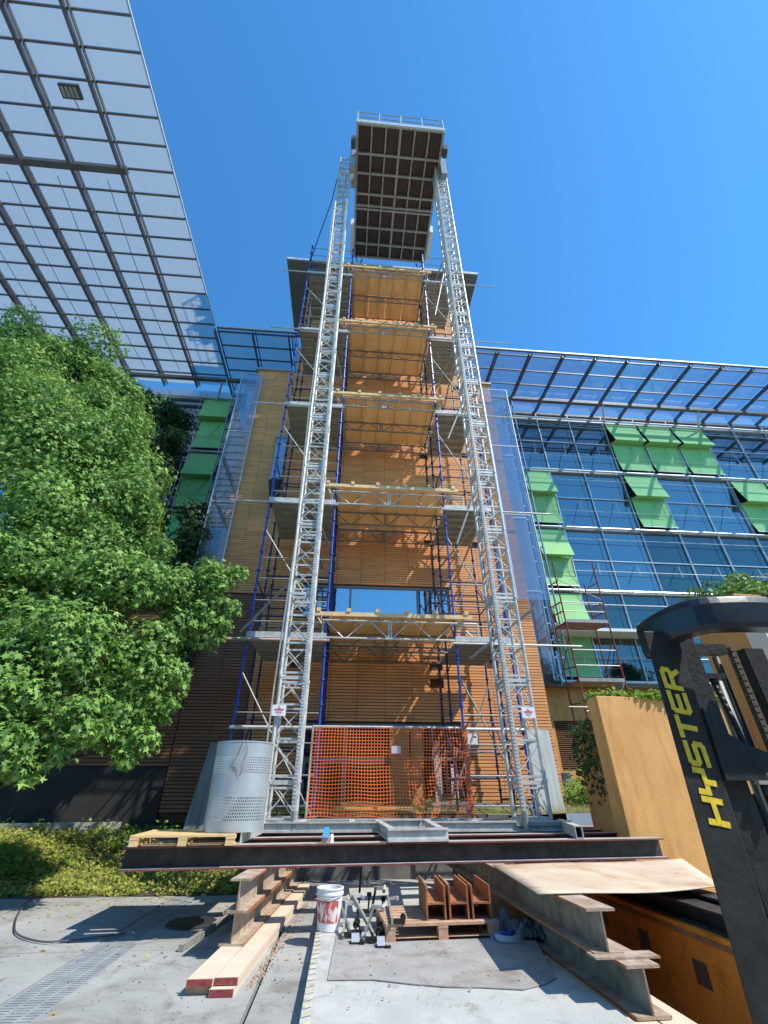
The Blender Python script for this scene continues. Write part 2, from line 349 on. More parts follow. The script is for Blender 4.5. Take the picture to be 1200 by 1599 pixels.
dn=window(tw,-.95,.05,1.05,2.04,12.40,[-.45],gm=DGLASS,name='door'); window(tw,.05,1.2,1.05,2.04,12.42,[],gm=DGLASS,name='door')
wp=MB(); wp.box((1.15,12.1,1.1),(1.62,12.16,2.72)); wp.box((1.66,12.12,1.1),(1.95,12.17,2.72)); tag(wp.build('plywood_hoarding',mat('weathered_hoarding',(.50,.27,.11),.8,0,.25,3,stain=.6,sts=3)),'upright plywood hoarding boards in the doorway behind the orange mesh','hoarding')
for i,(x,t,l) in enumerate(((2.25,.05,'grey plank propped against the doorway nearest the plywood hoarding'),(2.62,.08,'grey plank propped against the wall near the right edge of the orange mesh'))):
    b=MB(); b.bar((x,11.9,1.1),(x+t,12.2,2.45-.5*i),.16,.04,up=(0,1,0)); tag(b.build('leaning_plank',GALVD),l,'plank','planks leaning behind the mesh')
b=MB(); b.box((-.1,11.0,1.06),(1.5,11.2,1.12)); b.box((.0,11.3,1.14),(.9,11.6,1.2)); b.box((-.05,11.05,1.0),(.1,11.5,1.06)); tag(b.build('timber_pile',WOOD),'short timber boards lying on the ground behind the orange mesh','timber')
b=MB(); b.box((1.9,11.5,1.0),(3.0,11.8,1.12)); b.box((2.0,11.55,1.13),(2.8,11.75,1.2)); tag(b.build('rubble_board',CONC),'pale boards piled at the wall foot right of the hoarding','boards')
# notice on wall
n_=thing('wall_notice',(3.22,12.22,2.33),'white notice board with black logo fixed on the terracotta wall right of the mesh','sign')
MB().box((3.05,12.22,2.34),(3.40,12.25,2.66)).build('board',GALVD,n_); MB().box((3.07,12.212,2.38),(3.36,12.219,2.63)).build('sheet',PAPER,n_)
m=MB()
for i in range(4): m.box((3.24+i*.024,12.207,2.545),(3.258+i*.024,12.211,2.575))
m.build('print',BLACK,n_)
# tall grey-blue pipe box on wall (left)
b=MB(); b.box((-2.83,12.15,10.08),(-2.45,12.28,12.05)); b.box((-2.88,12.1,12.05),(-2.40,12.29,12.10))
tag(b.build('rubble_chute_box',mat('grey_blue_sheet',(.30,.36,.45),.5,.2,.15,2)),'grey blue box fixed high on the wall left of the scaffold','duct')
b=MB(); b.tube((-2.64,12.1,10.07),(-2.55,11.95,9.05),.2,12,.1); tag(b.build('black_chute',BLACK),'black tapered bag hanging under the grey blue box','chute')

# ================================================================== GLASS WINGS
FL=[16.62,13.47,10.50,7.75,4.50]
def wing(name,cols,label,blinds,YW,side):
    X0,X1=min(cols),max(cols)
    W=thing(name,((X0+X1)/2,YW,1),label,'building')
    b=MB(); b.box((X0-1.9 if side>0 else X0,YW+2.4,4.2),(X1 if side>0 else X1+1.2,YW+2.6,17))
    ceil=MB()
    for z in FL: ceil.box((X0,YW+.35,z-.38),(X1,YW+2.4,z-.08))
    ceil.build('ceiling_slab',mat('pale_ceiling',(.42,.42,.40),.8),W)
    rr_=random.Random(4)
    for r in range(4):
        for a,c in zip(sorted(cols),sorted(cols)[1:]):
            q=rr_.random()
            if q<.45: h_=rr_.uniform(.4,1.5); MB().box((a+.12,YW+.22,FL[r]-.4-h_),(c-.12,YW+.235,FL[r]-.4)).build('inner_shade',mat('pale_inner_shade',(.55,.56,.55),.8),W)
    for c in cols[::2]: b.box((c-.15,YW+1.0,4.5),(c+.15,YW+1.25,16.3))
    b.build('interior_structure',INTER,W)
    cs=sorted(cols)
    for r in range(4):
        zt,zb=FL[r],FL[r+1]; sp=MB()
        for a,c in zip(cs,cs[1:]):
            k=GLASSG if (r==3 or (r==2 and a>11)) else GLASS
            t1,t2,t3=[random.uniform(-.012,.012) for _ in range(3)]
            zm=zt-1.42
            for (za,zz_) in ((zb+.06,zm-.02),(zm+.02,zt-.06)):
                t1,t2,t3=[random.uniform(-.010,.010) for _ in range(3)]
                MB().raw([(a+.03,YW+t1,za),(c-.03,YW+t2,za),(c-.03,YW+t2+t3,zz_),(a+.03,YW+t1+t3,zz_),(a+.03,YW+t1+.02,za),(c-.03,YW+t2+.02,za),(c-.03,YW+t2+t3+.02,zz_),(a+.03,YW+t1+t3+.02,zz_)],[(0,1,2,3),(7,6,5,4),(0,3,7,4),(1,5,6,2),(0,4,5,1),(3,2,6,7)]).build('window_pane',k,W)
        z=zt-1.42
        for zq in (zt-.55,zb+.8): MB().tube((X0,YW-.2,zq),(X1,YW-.2,zq),.012,5).build('guard_rod',ALU,W)
        sp.box((X0,YW-.06,z-.03),(X1,YW-.02,z+.01)); sp.build('mid_rail',ALU,W)
        if r<3: MB().box((X0,YW+.12,zt-1.75),(X1,YW+.2,zt-1.45)).build('spandrel',LAVW,W)
    for z in FL:
        MB().tube((X0-.1,YW-.16,z),(X1+.1,YW-.16,z),.045,8).build('outer_tube',ALU,W); MB().box((X0,YW-.08,z-.05),(X1,YW+.05,z+.03)).build('transom',ALU,W)
    for c in cs:
        t=MB(); t.box((c-.022,YW-.06,FL[-1]-.1),(c+.022,YW+.05,17.0)); t.build('mullion',ALU,W)
        t=MB(); t.tube((c-.10,YW-.2,FL[-1]-.1),(c-.10,YW-.2,16.7),.010,6); t.build('tie_rod',GALV,W)
    # awning stays on each cell
    for r in range(4):
        for a in cs[:-1]:
            zt,zb=FL[r],FL[r+1]
            MB().bar((a+1.0,YW-.1,zt-1.55),(a+.75,YW-.42,zb+.55),.022).build('awning_stay',ALU,W)
    # clerestory strip under the canopy
    MB().box((X0,YW+.1,16.66),(X1,YW+.12,17.3)).build('clerestory_pane',GLASSS,W)
    for (ci,r) in blinds:
        a,c=cs[ci],cs[ci+1]; zt,zb=FL[r],FL[r+1]
        m=MB(); m.box((a+.08,YW-.09,zb+.66),(c-.08,YW-.075,zt-1.28)); A=m.build('roller_blind',GRN,W)
        m=MB(); n=6
        for i in range(n):
            p0=(zt-.12-1.3*i/n, -.12-.34*(i/n)**1.3); p1=(zt-.12-1.3*(i+1)/n,-.12-.34*((i+1)/n)**1.3)
            m.raw([(a+.08,YW+p0[1],p0[0]),(c-.08,YW+p0[1],p0[0]),(c-.08,YW+p1[1],p1[0]),(a+.08,YW+p1[1],p1[0]),
                   (a+.08,YW+p0[1]+.02,p0[0]),(c-.08,YW+p0[1]+.02,p0[0]),(c-.08,YW+p1[1]+.02,p1[0]),(a+.08,YW+p1[1]+.02,p1[0])],[(0,1,2,3),(7,6,5,4),(0,3,7,4),(1,5,6,2),(0,4,5,1),(3,2,6,7)])
        m.raw([(a+.08,YW-.46,zt-1.42),(c-.08,YW-.46,zt-1.42),(c-.08,YW-.1,zt-1.34),(a+.08,YW-.1,zt-1.34)],[(0,1,2,3)]); m.build('upper_flap',GRN,A)
        m=MB(); m.raw([(a+.08,YW-.095,zb+.70),(c-.08,YW-.095,zb+.70),(c-.08,YW-.22,zb+.16),(a+.08,YW-.22,zb+.16),(a+.08,YW-.08,zb+.70),(c-.08,YW-.08,zb+.70),(c-.08,YW-.20,zb+.16),(a+.08,YW-.20,zb+.16)],[(0,1,2,3),(7,6,5,4),(0,3,7,4),(1,5,6,2),(0,4,5,1),(3,2,6,7)])
        m.build('valance',GRN,A); MB().tube((a+.06,YW-.22,zb+.15),(c-.06,YW-.22,zb+.15),.02).build('bottom_bar',ALU,A)
    return W
RC=[7.2,8.62,10.2,11.9,13.55,15.25,16.95,18.65,20.35,22.1,23.8,25.5]
RW=wing('glass_wing',RC,'glazed office wing right of the tower with green blinds and silver mullions',[(3,0),(4,0),(5,0),(0,1),(3,1),(6,1),(7,1),(0,2),(0,3)],15,1)
MB().box((6.9,14.2,6.02),(12.4,15.0,6.12)).build('service_ledge',WHITE,RW)
LC=[-13.1,-11.6,-10.1,-8.55,-7.0,-5.55]
LW=wing('glass_wing',LC,'glazed office wing left of the tower partly hidden by the trees',[(4,0),(4,1),(2,0),(4,2)],15,-1)
# corner screens between tower and wings
def screen(name,x0,x1,label,lad):
    S=thing(name,((x0+x1)/2,14.3,4.4),label,'glass screen')
    MB().box((min(x0,x1),15.4,4.4),(max(x0,x1),15.6,16.6)).build('wall_panel',LAVW,S)
    s=1 if x1>x0 else -1
    zz=[4.5,7.3,10.3,13.4,16.7]
    for a,b in zip(zz,zz[1:]):
        MB().box((x0,14.0,a+.02),(x1-.5*s,14.02,b-.02)).build('glass_pane',GLASSS,S)
        MB().box((x0,13.97,b-.02),(x1-.5*s,14.05,b+.02)).build('rail',ALU,S)
        n=5
        for i in range(n): 
            z=lerp(a,b,i/n); MB().box((x1-.52*s,14.1,z),(x1,14.14,z+.04)).build('rung',BLUED if lad else ALU,S)
    for x in (x1-.5*s,x1-.28*s,x1-.03*s): MB().box((x-.02,14.05,4.4),(x+.02,14.12,16.8)).build('stile',mat('bluish_steel',(.25,.31,.40),.35,.3),S)
    MB().box((x1-.5*s,14.5,4.4),(x1,14.52,16.7)).build('glass_pane',GLASS,S)
screen('glass_screen',5.42,7.15,'clear glass corner screen between tower and right wing',False)
screen('glass_screen',-4.1,-5.5,'clear glass corner screen with ladder rungs between tower and left wing',True)
for (x0,x1,l) in ((-4.55,-3.75,'clear glass screen standing in front of the left shoulder of the tower'),(4.95,5.98,'clear glass screen standing in front of the right shoulder of the tower')):
    S=thing('front_glass_screen',((x0+x1)/2,12.1,6.2),l,'glass screen')
    zz=[6.2,9.2,12.2,15.2]
    for a,b in zip(zz,zz[1:]): MB().box((x0,12.08,a+.015),(x1,12.095,b-.015)).build('glass_pane',GLASSF,S); MB().box((x0,12.07,b-.012),(x1,12.11,b+.012)).build('rail',ALU,S)
    MB().box((x0,12.06,6.2),(x0+.03,12.12,15.2)).build('edge_post',ALU,S); MB().box((x1-.03,12.06,6.2),(x1,12.12,15.2)).build('edge_post',ALU,S)
# ground floor walls
gf=thing('ground_floor_wall',(12,15.3,1.5),'ochre ground floor wall with brown louvre under the right wing','wall')
cladding(5.4,6.7,1.4,4.35,[],15.28).build('wall',TERRA,gf)
m=MB(); m.box((5.4,15.33,1.2),(6.7,15.5,4.4)); m.box((6.7,15.3,1.2),(6.8,15.6,4.4)); m.box((7.72,15.3,1.2),(26,15.6,4.4)); m.box((6.8,15.3,3.36),(7.72,15.6,4.4)); m.box((6.8,15.3,1.2),(7.72,15.6,1.95)); m.build('wall',OCHRE,gf)
lv=MB()
for i in range(24): z=1.97+i*.058; lv.raw([(6.8,15.32,z),(7.72,15.32,z),(7.72,15.40,z+.04),(6.8,15.40,z+.04),(6.8,15.32,z+.012),(7.72,15.32,z+.012),(7.72,15.40,z+.052),(6.8,15.40,z+.052)],[(0,1,2,3),(4,7,6,5),(0,4,5,1),(3,2,6,7)])
l_=lv.build('louvre',mat('brown_louvre',(.26,.14,.07),.5,.1),gf); MB().box((6.8,15.45,1.95),(7.72,15.5,3.36)).build('louvre_back',INTER,l_)
m=MB(); m.box((5.4,14.9,4.36),(26,15.5,4.44)); m.build('soffit',SOFF,gf)
gl=thing('ground_floor_wall',(-10,15.3,1),'ground floor wall left of the tower, painted dark brown for the shade of the trees','wall')
cladding(-16,-4.1,1.9,4.3,[(-11,-9.6,2.2,2.9),(-7.6,-6.6,2.0,2.9)],15.28).build('wall',TERRA_SHADE,gl); MB().box((-16,15.36,.8),(-4.1,15.5,4.4)).build('backing_wall',TERRAD,gl)
cladding(-7.5,-4.07,1.9,6.2,[],12.32).build('wall',TERRA_SHADE,gl); MB().box((-7.5,12.32,.5),(-4.07,12.6,1.88)).build('plinth',mat('shade_painted_plinth',(.035,.033,.03),.9,0,.3,3),gl); MB().box((-30,15.2,.4),(-4.1,15.34,1.88)).build('plinth',mat('shade_painted_plinth',(.035,.033,.03),.9,0,.3,3),gl); MB().box((-7.5,12.40,.8),(-4.04,12.6,6.2)).build('backing_wall',TERRAD,gl)  # wall and plinth colours carry the deep shade under the trees

# ================================================================== CANOPIES
def canopy(name,xs_,y0,y1,label,pm,brk,step,panel_x0,panel_x1,xmaxrib=None,deep=.24,z=17.5):
    Cn=thing(name,((panel_x0+panel_x1)/2,14,z),label,'canopy')
    ys=[]; y=y1
    while y>y0+1e-6: ys.append(y); y-=step
    ys.append(y0); ys=sorted(ys)
    # ribs: paired flats along Y
    for x in xs_:
        for k in (0,1):
            m=MB(); 
            m.bar((x-.04,y0,z-.17-.05*k),(x-.04,y1,z-.17-.05*k),.035,deep); m.bar((x+.07,y0,z-.12),(x+.07,y1,z-.12),.025,deep*.5)
            if k==0: m.build('rib',DKST,Cn)
    cnt=[]
    for (a,b) in zip(ys,ys[1:]):
        m=MB(); m.bar((panel_x0,a,z-.03),(panel_x1,a,z-.03),.05,.06); m.build('glazing_bar',DKST,Cn)
        ex=sorted(set([panel_x0]+[x for x in xs_ if panel_x0<x<panel_x1]+[panel_x1]))
        for p,q in zip(ex,ex[1:]):
            if q-p<.15: continue
            cx,cy=(p+q)/2,(a+b)/2; cnt.append((cx*cx+cy*cy,(p+.02,a+.03,q-.02,b-.03)))
    cnt.sort(); rest=MB()
    for i,(d,(p,a,q,b)) in enumerate(cnt):
        v=[(p,a,z+.0),(q,a,z+.0),(q,b,z+.0),(p,b,z+.0)]
        if i<99: MB().raw(v,[(0,1,2,3)]).build('glass_panel',pm,Cn)
        else: rest.raw(v,[(0,1,2,3)])
    if rest.v: tag(rest.build('glass_panel',pm,Cn),kind='stuff')
    return Cn
lx=[-7.45-1.46*i for i in range(0,9)]
CL=canopy('glass_canopy',lx,-4.0,14.9,'large fritted glass canopy with dark steel ribs overhead at the upper left',CANL,6.4,.655,-20.,-6.0,)
m=MB(); m.box((-20,6.28,17.20),(-7.3,6.46,17.38)); m.build('gutter',DKST,CL); m=MB(); m.box((-20,14.05,16.95),(-5.98,14.2,17.1)); m.build('cross_beam',DKST,CL)
m=MB(); m.box((-5.99,-4,17.46),(-5.955,11.7,17.52)); m.build('edge_trim',GALV,CL)
for k in range(5):
    pts=[]
    for i in range(12): y=lerp(6.6,13.8,i/11); pts.append((-7.9-1.46*k,y,17.1-.35*math.sin(math.pi*i/11)))
    MB().path(pts,.012,4).build('tension_cable',DKST,CL)
L2=canopy('glass_canopy',[-5.93,-4.42,-2.95],11.75,15.2,'short strip of glass canopy joining the left canopy to the tower',CANL,-99,.655,-5.9,-2.6)
m=MB(); m.box((-5.9,14.05,16.95),(-2.6,14.2,17.1)); m.build('cross_beam',DKST,L2); m=MB(); m.box((-5.9,11.70,17.46),(-2.6,11.74,17.53)); m.build('edge_trim',GALV,L2)
C2=canopy('glass_canopy',[4.4,5.86,7.32,8.78,10.24,11.70,13.16,14.62,16.08,17.54,19.0,20.46,21.92,23.38,24.84],11.85,15.2,'blue tinted glass canopy along the top of the right wing',CANR,-99,.78,4.45,25.5,deep=.2)
m=MB(); m.box((4.5,14.05,16.95),(25.5,14.22,17.1)); m.build('cross_beam',DKST,C2); m=MB(); m.box((4.45,11.80,17.46),(25.5,11.84,17.54)); m.build('edge_trim',GALV,C2)
m=MB(); m.box((4.5,15.0,17.0),(25.5,15.16,17.14)); m.build('wall_beam',DKST,C2)
for x in (6.9,11.6,16.4,21.2): MB().tube((x,14.13,16.95),(x+.3,14.8,16.4),.045,8).build('strut',ALU,C2)
for x in (-6.1,-10.5): MB().tube((x,14.13,16.95),(x-.3,14.8,16.4),.045,8).build('strut',ALU,CL)
# floodlight under the left canopy
fl=thing('floodlight',(-8.0,4.6,17.0),'dark square floodlight hanging below the left canopy','lamp')
b=MB(); b.box((-8.22,4.42,17.02),(-7.72,4.72,17.14)); b.build('housing',mat('dark_housing',(.05,.05,.05),.4),fl)
b=MB()
for i in range(4): b.box((-8.18+i*.11,4.46,17.005),(-8.10+i*.11,4.68,17.018))
b.build('lens',GREY,fl); MB().path([(-7.97,4.72,17.1),(-7.9,4.95,17.05),(-7.8,5.05,17.3)],.012,5).build('cable',BLACK,fl); MB().box((-8.0,4.55,17.14),(-7.94,4.6,17.3)).build('bracket',GREY,fl)

# ================================================================== HOIST MASTS
def mast(cx,cy,label,lean,rackside,signx):
    M=thing('hoist_mast',(cx,cy,.97),label,'mast','hoist masts'); S=1.65; w_=.23; d_=.25
    def cells(m,z0,n,h):
        for i in range(n):
            a=z0+i*h; b=a+h
            for (p,q) in (((-w_,-d_),(w_,-d_)),((w_,-d_),(w_,d_)),((w_,d_),(-w_,d_)),((-w_,d_),(-w_,-d_))):
                m.bar((p[0],p[1],a+.04),(q[0],q[1],a+.04),.026,.034)
                m.tube((p[0],p[1],a+.06),(q[0],q[1],b-.02),.0115,5)
                if p[1]==q[1]==-d_: m.tube((q[0],q[1],a+.06),(p[0],p[1],b-.02),.0115,5)
        for (p,q) in (((-w_,-d_),(w_,-d_)),((w_,-d_),(w_,d_)),((w_,d_),(-w_,d_)),((-w_,d_),(-w_,-d_))): m.bar((p[0],p[1],z0+n*h-.05),(q[0],q[1],z0+n*h-.05),.04,.06); m.bar((p[0],p[1],z0+n*h-.13),(q[0],q[1],z0+n*h-.13),.03,.03)
    def sec(z0,n,h):
        m=MB(); cells(m,0,n,h); o=m.build('mast_section',GALV,None,org=(0,0,0)); o.parent=M
        for sx in (-1,1):
            for sy in (-1,1):
                p=MB(); p.tube((sx*w_,sy*d_,0),(sx*w_,sy*d_,n*h),.034,8); p.tube((sx*w_,sy*d_,n*h-.05),(sx*w_,sy*d_,n*h),.045,8)
                c=p.build('corner_post',GALV,None,org=(0,0,0)); c.parent=o; c.location=(0,0,0)
        return o
    f=sec(0,1,.59); f.location=(0,0,0)
    g0=sec(0,3,.55); g0.location=(0,0,.59)
    n=14
    for i in range(1,n+1):
        c=ctree(g0,M); z=.59+S*i; c.location=(lean*z/25,0,z)
    f.location=(0,0,0)
    rk=MB(); rx=rackside*(w_+.0)
    rk.bar((cx+rx,cy-d_-.05,.97),(cx+rx+lean,cy-d_-.05,.97+.59+S*15),.075,.05)
    k=0; zz=1.0
    while zz<26: rk.box((cx+rx-.022+lean*(zz-1)/25,cy-d_-.083,zz),(cx+rx+.022+lean*(zz-1)/25,cy-d_-.077,zz+.025)); zz+=.055
    rk.build('gear_rack',GALV,M)
    b=MB(); b.box((cx-.42,cy-.42,.92),(cx+.42,cy+.42,.966)); b.build('base_plate',GALVD,M)
    b=MB(); b.tube((cx+rackside*.26,cy-.42,.84),(cx+rackside*.26,cy-.42,1.12),.055,10); b.build('buffer_post',GALVD,M)
    s=MB(); s.box((signx-.12,cy-d_-.09,2.50),(signx+.12,cy-d_-.082,2.68)); so_=s.build('notice',PAPER,M)
    s=MB(); y=cy-d_-.094
    s.raw([(signx-.015,y,2.645),(signx+.015,y,2.645),(signx,y,2.67)],[(0,1,2)])
    for zz,a in ((2.622,.03),(2.604,.085),(2.588,.075),(2.565,.05),(2.55,.06),(2.525,.02)): s.box((signx-a,y,zz),(signx+a,y+.002,zz+(.008 if zz>2.58 else .004)))
    s.build('print',RED,so_)
    for zt in (7.2,14.0,19.5):
        t=MB(); t.tube((cx,cy+d_,zt),(cx+.1,12.3,zt-.1),.03,6); t.tube((cx,cy+d_,zt),(cx-rackside*-.6,12.3,zt-.1),.03,6); t.build('wall_tie',GALVD,M)
    return M
mast(-.97,8.9,'left lattice hoist mast of galvanised steel behind the perforated drum',-.12,1,-1.15)
mast(3.22,8.8,'right lattice hoist mast of galvanised steel beside the orange mesh',.1,-1,3.32)
cb=MB(); cb.path([(-1.25,8.3,1.3),(-1.28,8.5,3),(-1.22,8.55,6),(-1.3,8.6,10),(-1.28,8.6,15),(-1.35,8.6,20),(-1.3,8.7,24.5),(-1.2,8.75,25.6),(-1.0,8.8,25.2)],.016,5)
tag(cb.build('power_cable',BLACK),'pale thin power cable running up the left hoist mast','cable'); cb_=bpy.data.objects['power_cable']; cb_.data.materials[0]=GALVD
cb=MB(); cb.path([(-1.35,8.7,24.3),(-1.5,8.9,22.5),(-1.9,9.4,20.6),(-2.2,9.9,19.6)],.02,5); tag(cb.build('rope',BLACK),'dark rope slanting from the left mast top to the scaffold','rope')

# hoist platform
HP=thing('hoist_platform',(1.35,10,25.9),'raised hoist platform with brown underside and steel grid between the masts','platform')
Zp=26.0; X0,X1,Y0,Y1=-.56,3.24,7.2,12.85
ygr=[7.2,8.25,9.0,9.85,10.35,10.5,11.35,12.15,12.85]; xgr=[lerp(X0,X1,i/6) for i in range(7)]
m=MB(); m.box((X0,Y0,Zp),(X1,Y1,Zp+.04)); m.build('deck',BROWNPLY,HP)
for y in ygr: m=MB(); m.box((X0,y-.04,Zp-.14),(X1,y+.04,Zp-.01)); m.build('cross_beam',PCREAM,HP)
for i,x in enumerate(xgr): wd=.05 if i in (0,3,6) else .03; m=MB(); m.box((x-wd,Y0,Zp-.11),(x+wd,Y1,Zp-.008)); m.build('stringer',PCREAM,HP)
m=MB(); m.box((X0-.05,Y0-.06,Zp-.05),(X1+.05,Y0-.045,Zp+.22)); m.build('toe_board',GALV,HP)
for zr in (.6,1.15):
    m=MB(); m.tube((X0,Y0-.03,Zp+zr),(X1,Y0-.03,Zp+zr),.022); m.build('guard_rail',GALV,HP)
for i in range(5): x=lerp(X0,X1,i/4); m=MB(); m.bar((x,Y0-.03,Zp),(x,Y0-.03,Zp+1.17),.05); m.build('rail_post',GALV,HP)
for s,x in ((-1,X0),(1,X1)):
    m=MB()
    for zr in (.6,1.15): m.tube((x,Y0,Zp+zr),(x,Y1,Zp+zr),.022)
    for i in range(7): y=lerp(Y0,Y1,i/6); m.tube((x,y,Zp),(x,y,Zp+1.17),.022)
    m.build('side_railing',GALV,HP)
    m=MB(); m.box((x+s*.05,8.3,Zp-1.2),(x+s*.30,8.62,Zp+.55)); m.build('motor_box',GREY,HP)
    m=MB(); m.box((x+s*.02,8.62,Zp-1.0),(x+s*.22,9.3,Zp+.4)); m.build('drive_carriage',GALVD,HP)
    m=MB(); m.box((x+s*.06,7.7,Zp-.35),(x+s*.26,8.05,Zp+.15)); m.build('control_box',mat('dark_box',(.06,.07,.08),.5),HP)
    m=MB(); m.tube((x+s*.2,8.75,Zp-1.35),(x+s*.2,8.75,Zp-.95),.1,12); m.build('gear_motor',WHITE,HP)
    m=MB(); m.box((x+s*.04,11.2,Zp-.3),(x+s*.22,12.7,Zp+.35)); m.build('side_gate',WHITE,HP)
    m=MB(); m.path([(x-s*.1,12.8,Zp-.1),(x-s*.15,12.85,Zp-.5),(x-s*.3,12.9,Zp-.75),(x-s*.45,12.85,Zp-.35)],.03,6); m.build('hose',BLACK,HP)
tag(MB().path([(-1.0,9.1,25.8),(-1.1,9.3,24.2),(-1.05,9.6,22.5)],.02,5).build('hanging_cable',BLACK),'black cable hanging beside the left drive unit','cable')

# ================================================================== SCAFFOLDS
LV=[4.86,8.47,12.07,15.80,19.42]
def clampbits(m,x,y,z): m.box((x-.045,y-.045,z-.035),(x+.045,y+.045,z+.035))
def scaffold(xa,xb,label,outer):
    S=thing('scaffold_tower',((xa+xb)/2,11,1),label,'scaffold','scaffold towers')
    ysd=[10.0,11.1,12.05]; top=[21.0,21.6,22.2]
    for ix,x in enumerate((xa,xb)):
        for iy,y in enumerate(ysd):
            m=MB(); z=.98
            while z<top[iy]:
                z2=min(z+2.0,top[iy]); m.tube((x,y,z),(x,y,z2),.026,8); m.tube((x,y,z2-.1),(x,y,z2+.02),.034,8); z=z2
            zz=1.4
            while zz<top[iy]: m.tube((x,y,zz),(x,y,zz+.03),.05,8); zz+=.5
            m.build('standard',BLUE if iy==0 else BLUED,S)
            m=MB(); m.box((x-.07,y-.07,.965 if y<10.5 else hgt(x,y)-.03),(x+.07,y+.07,.99 if y<10.5 else hgt(x,y)+.03)); m.build('base_plate',GALVD,S)
    for L in LV+[1.35]:
        for y in ysd:
            m=MB()
            for dz in (0.35,.85,1.4,1.95):
                if L+dz<21.5: m.tube((xa,y,L+dz-.55),(xb,y,L+dz-.55),.014 if y<10.5 else .02,6)
            m.build('ledger',BLUED if y>10.5 else GALVD,S)
        for x in (xa,xb):
            for y0_,y1_ in zip(ysd,ysd[1:]):
                for dz in (.4,1.3): MB().tube((x,y0_,L+dz-.5),(x,y1_,L+dz-.5),.02,6).build('transom',BLUED,S)
            MB().tube((x,ysd[0],L-.5),(x,ysd[2],L+1.6 if L<19 else L+1.2),.02,6).build('brace',BLUED,S)
        MB().tube((xa,11.9,L-.3),(xb,12.0,L+2.4),.022,6).build('brace',GALVD,S)
        if L<19: MB().tube((xb,10.0,L-.4),(xa,10.02,L+2.2),.018,6).build('brace',GALVD,S)
    for L in LV:
        z=L-.56
        for k in range(6):
            y=10.03+k*.335
            m=MB(); m.box((xa+.03,y,z),(xb-.03,y+.315,z+.05)); m.box((xa+.03,y+.02,z-.035),(xb-.03,y+.05,z-.002)); m.box((xa+.03,y+.265,z-.035),(xb-.03,y+.295,z-.002)); m.build('steel_deck',DECKST,S)
        m=MB(); m.box((xa-.02,9.92,z-.03),(xb+.02,9.955,z+.10)); m.build('edge_beam',GALV,S)
        m=MB(); e=outer; m.tube((e,9.88,z-.08),((xb if outer<xa else xa)+(.1 if outer<xa else -.1),9.88,z-.08),.024,8); m.build('outrigger_tube',GALV,S)
    m=MB(); m.tube((xa-.05,9.93,2.47),(xb+.05,9.93,2.47),.035,8); m.build('guard_tube',GALV,S)
    return S
scaffold(-2.22,-.50,'blue scaffold tower with steel decks left of the timber landings',-3.2)
scaffold(2.48,3.74,'blue scaffold tower with steel decks right of the timber landings',5.4)
GN='timber landings between the scaffold towers'
names=['lowest timber landing, just below the strip window of the tower','second timber landing from the bottom, above the strip window','middle timber landing of the five between the scaffold towers','second timber landing from the top, level with the glass canopies','topmost timber landing right under the tower roof']
def lattice(m,x0,x1,y,zt,d=.40,n=6,r=.02):
    m.tube((x0,y,zt),(x1,y,zt),.024,6); m.tube((x0,y,zt-d),(x1,y,zt-d),.024,6)
    m.tube((x0,y,zt),(x0,y,zt-d),.018,6); m.tube((x1,y,zt),(x1,y,zt-d),.018,6)
    st=(x1-x0)/n
    for i in range(n):
        a=x0+i*st
        if i==n//2: m.tube((a-.03,y,zt),(a-.03,y,zt-d),r,6); m.tube((a+.03,y,zt),(a+.03,y,zt-d),r,6)
        if i%2==0: m.tube((a+.05,y,zt),(a+st-.03,y,zt-d),r*.7,6)
        else: m.tube((a+.03,y,zt-d),(a+st-.05,y,zt),r*.7,6)
    return m
for i,L in enumerate(LV):
    T=thing('timber_landing',(1,11,L-.6),names[i],'platform',GN)
    xa,xb=(-.50,2.50) if i>1 else (-.56,2.62)
    for k,y in enumerate((9.94,11.0,12.02)): lattice(MB(),xa-.02,xb+.38 if i<2 else xb+.1,y,L-.16,.40 if i<2 else .34,7).build('lattice_girder',(GALV if i<2 else GALVD) if k==0 else LATD,T)  # upper and rear girders take darker steel colours standing for their shade
    for k in range(4):
        x0=lerp(xa+.02,xb-.02,k/4)
        for j in range(2): m=MB(); m.box((x0+.006,9.95+j*1.08,L-.028),(x0+(xb-xa)/4-.02,9.95+j*1.08+1.07,L-.006)); m.build('plywood_sheet',PLY,T)
    n=6
    for k in range(n): 
        x=lerp(xa-.15,xb+.12,k/(n-1))+rng.uniform(-.03,.03); m=MB(); m.box((x-.045,9.78,L-.002),(x+.045,12.1,L+.085)); m.build('joist',JOIST,T)
    for k in range(6):
        x=lerp(xa+.15,xb-.15,k/5); m=MB(); m.box((x-.035,10.02,L-.12),(x+.035,12.1,L-.030)); m.build('batten',JOIST,T)
    m=MB(); m.box((xa-.3,9.80,L-.095),(xb+.25,9.86,L-.004)); m.build('edge_board',JOIST,T)
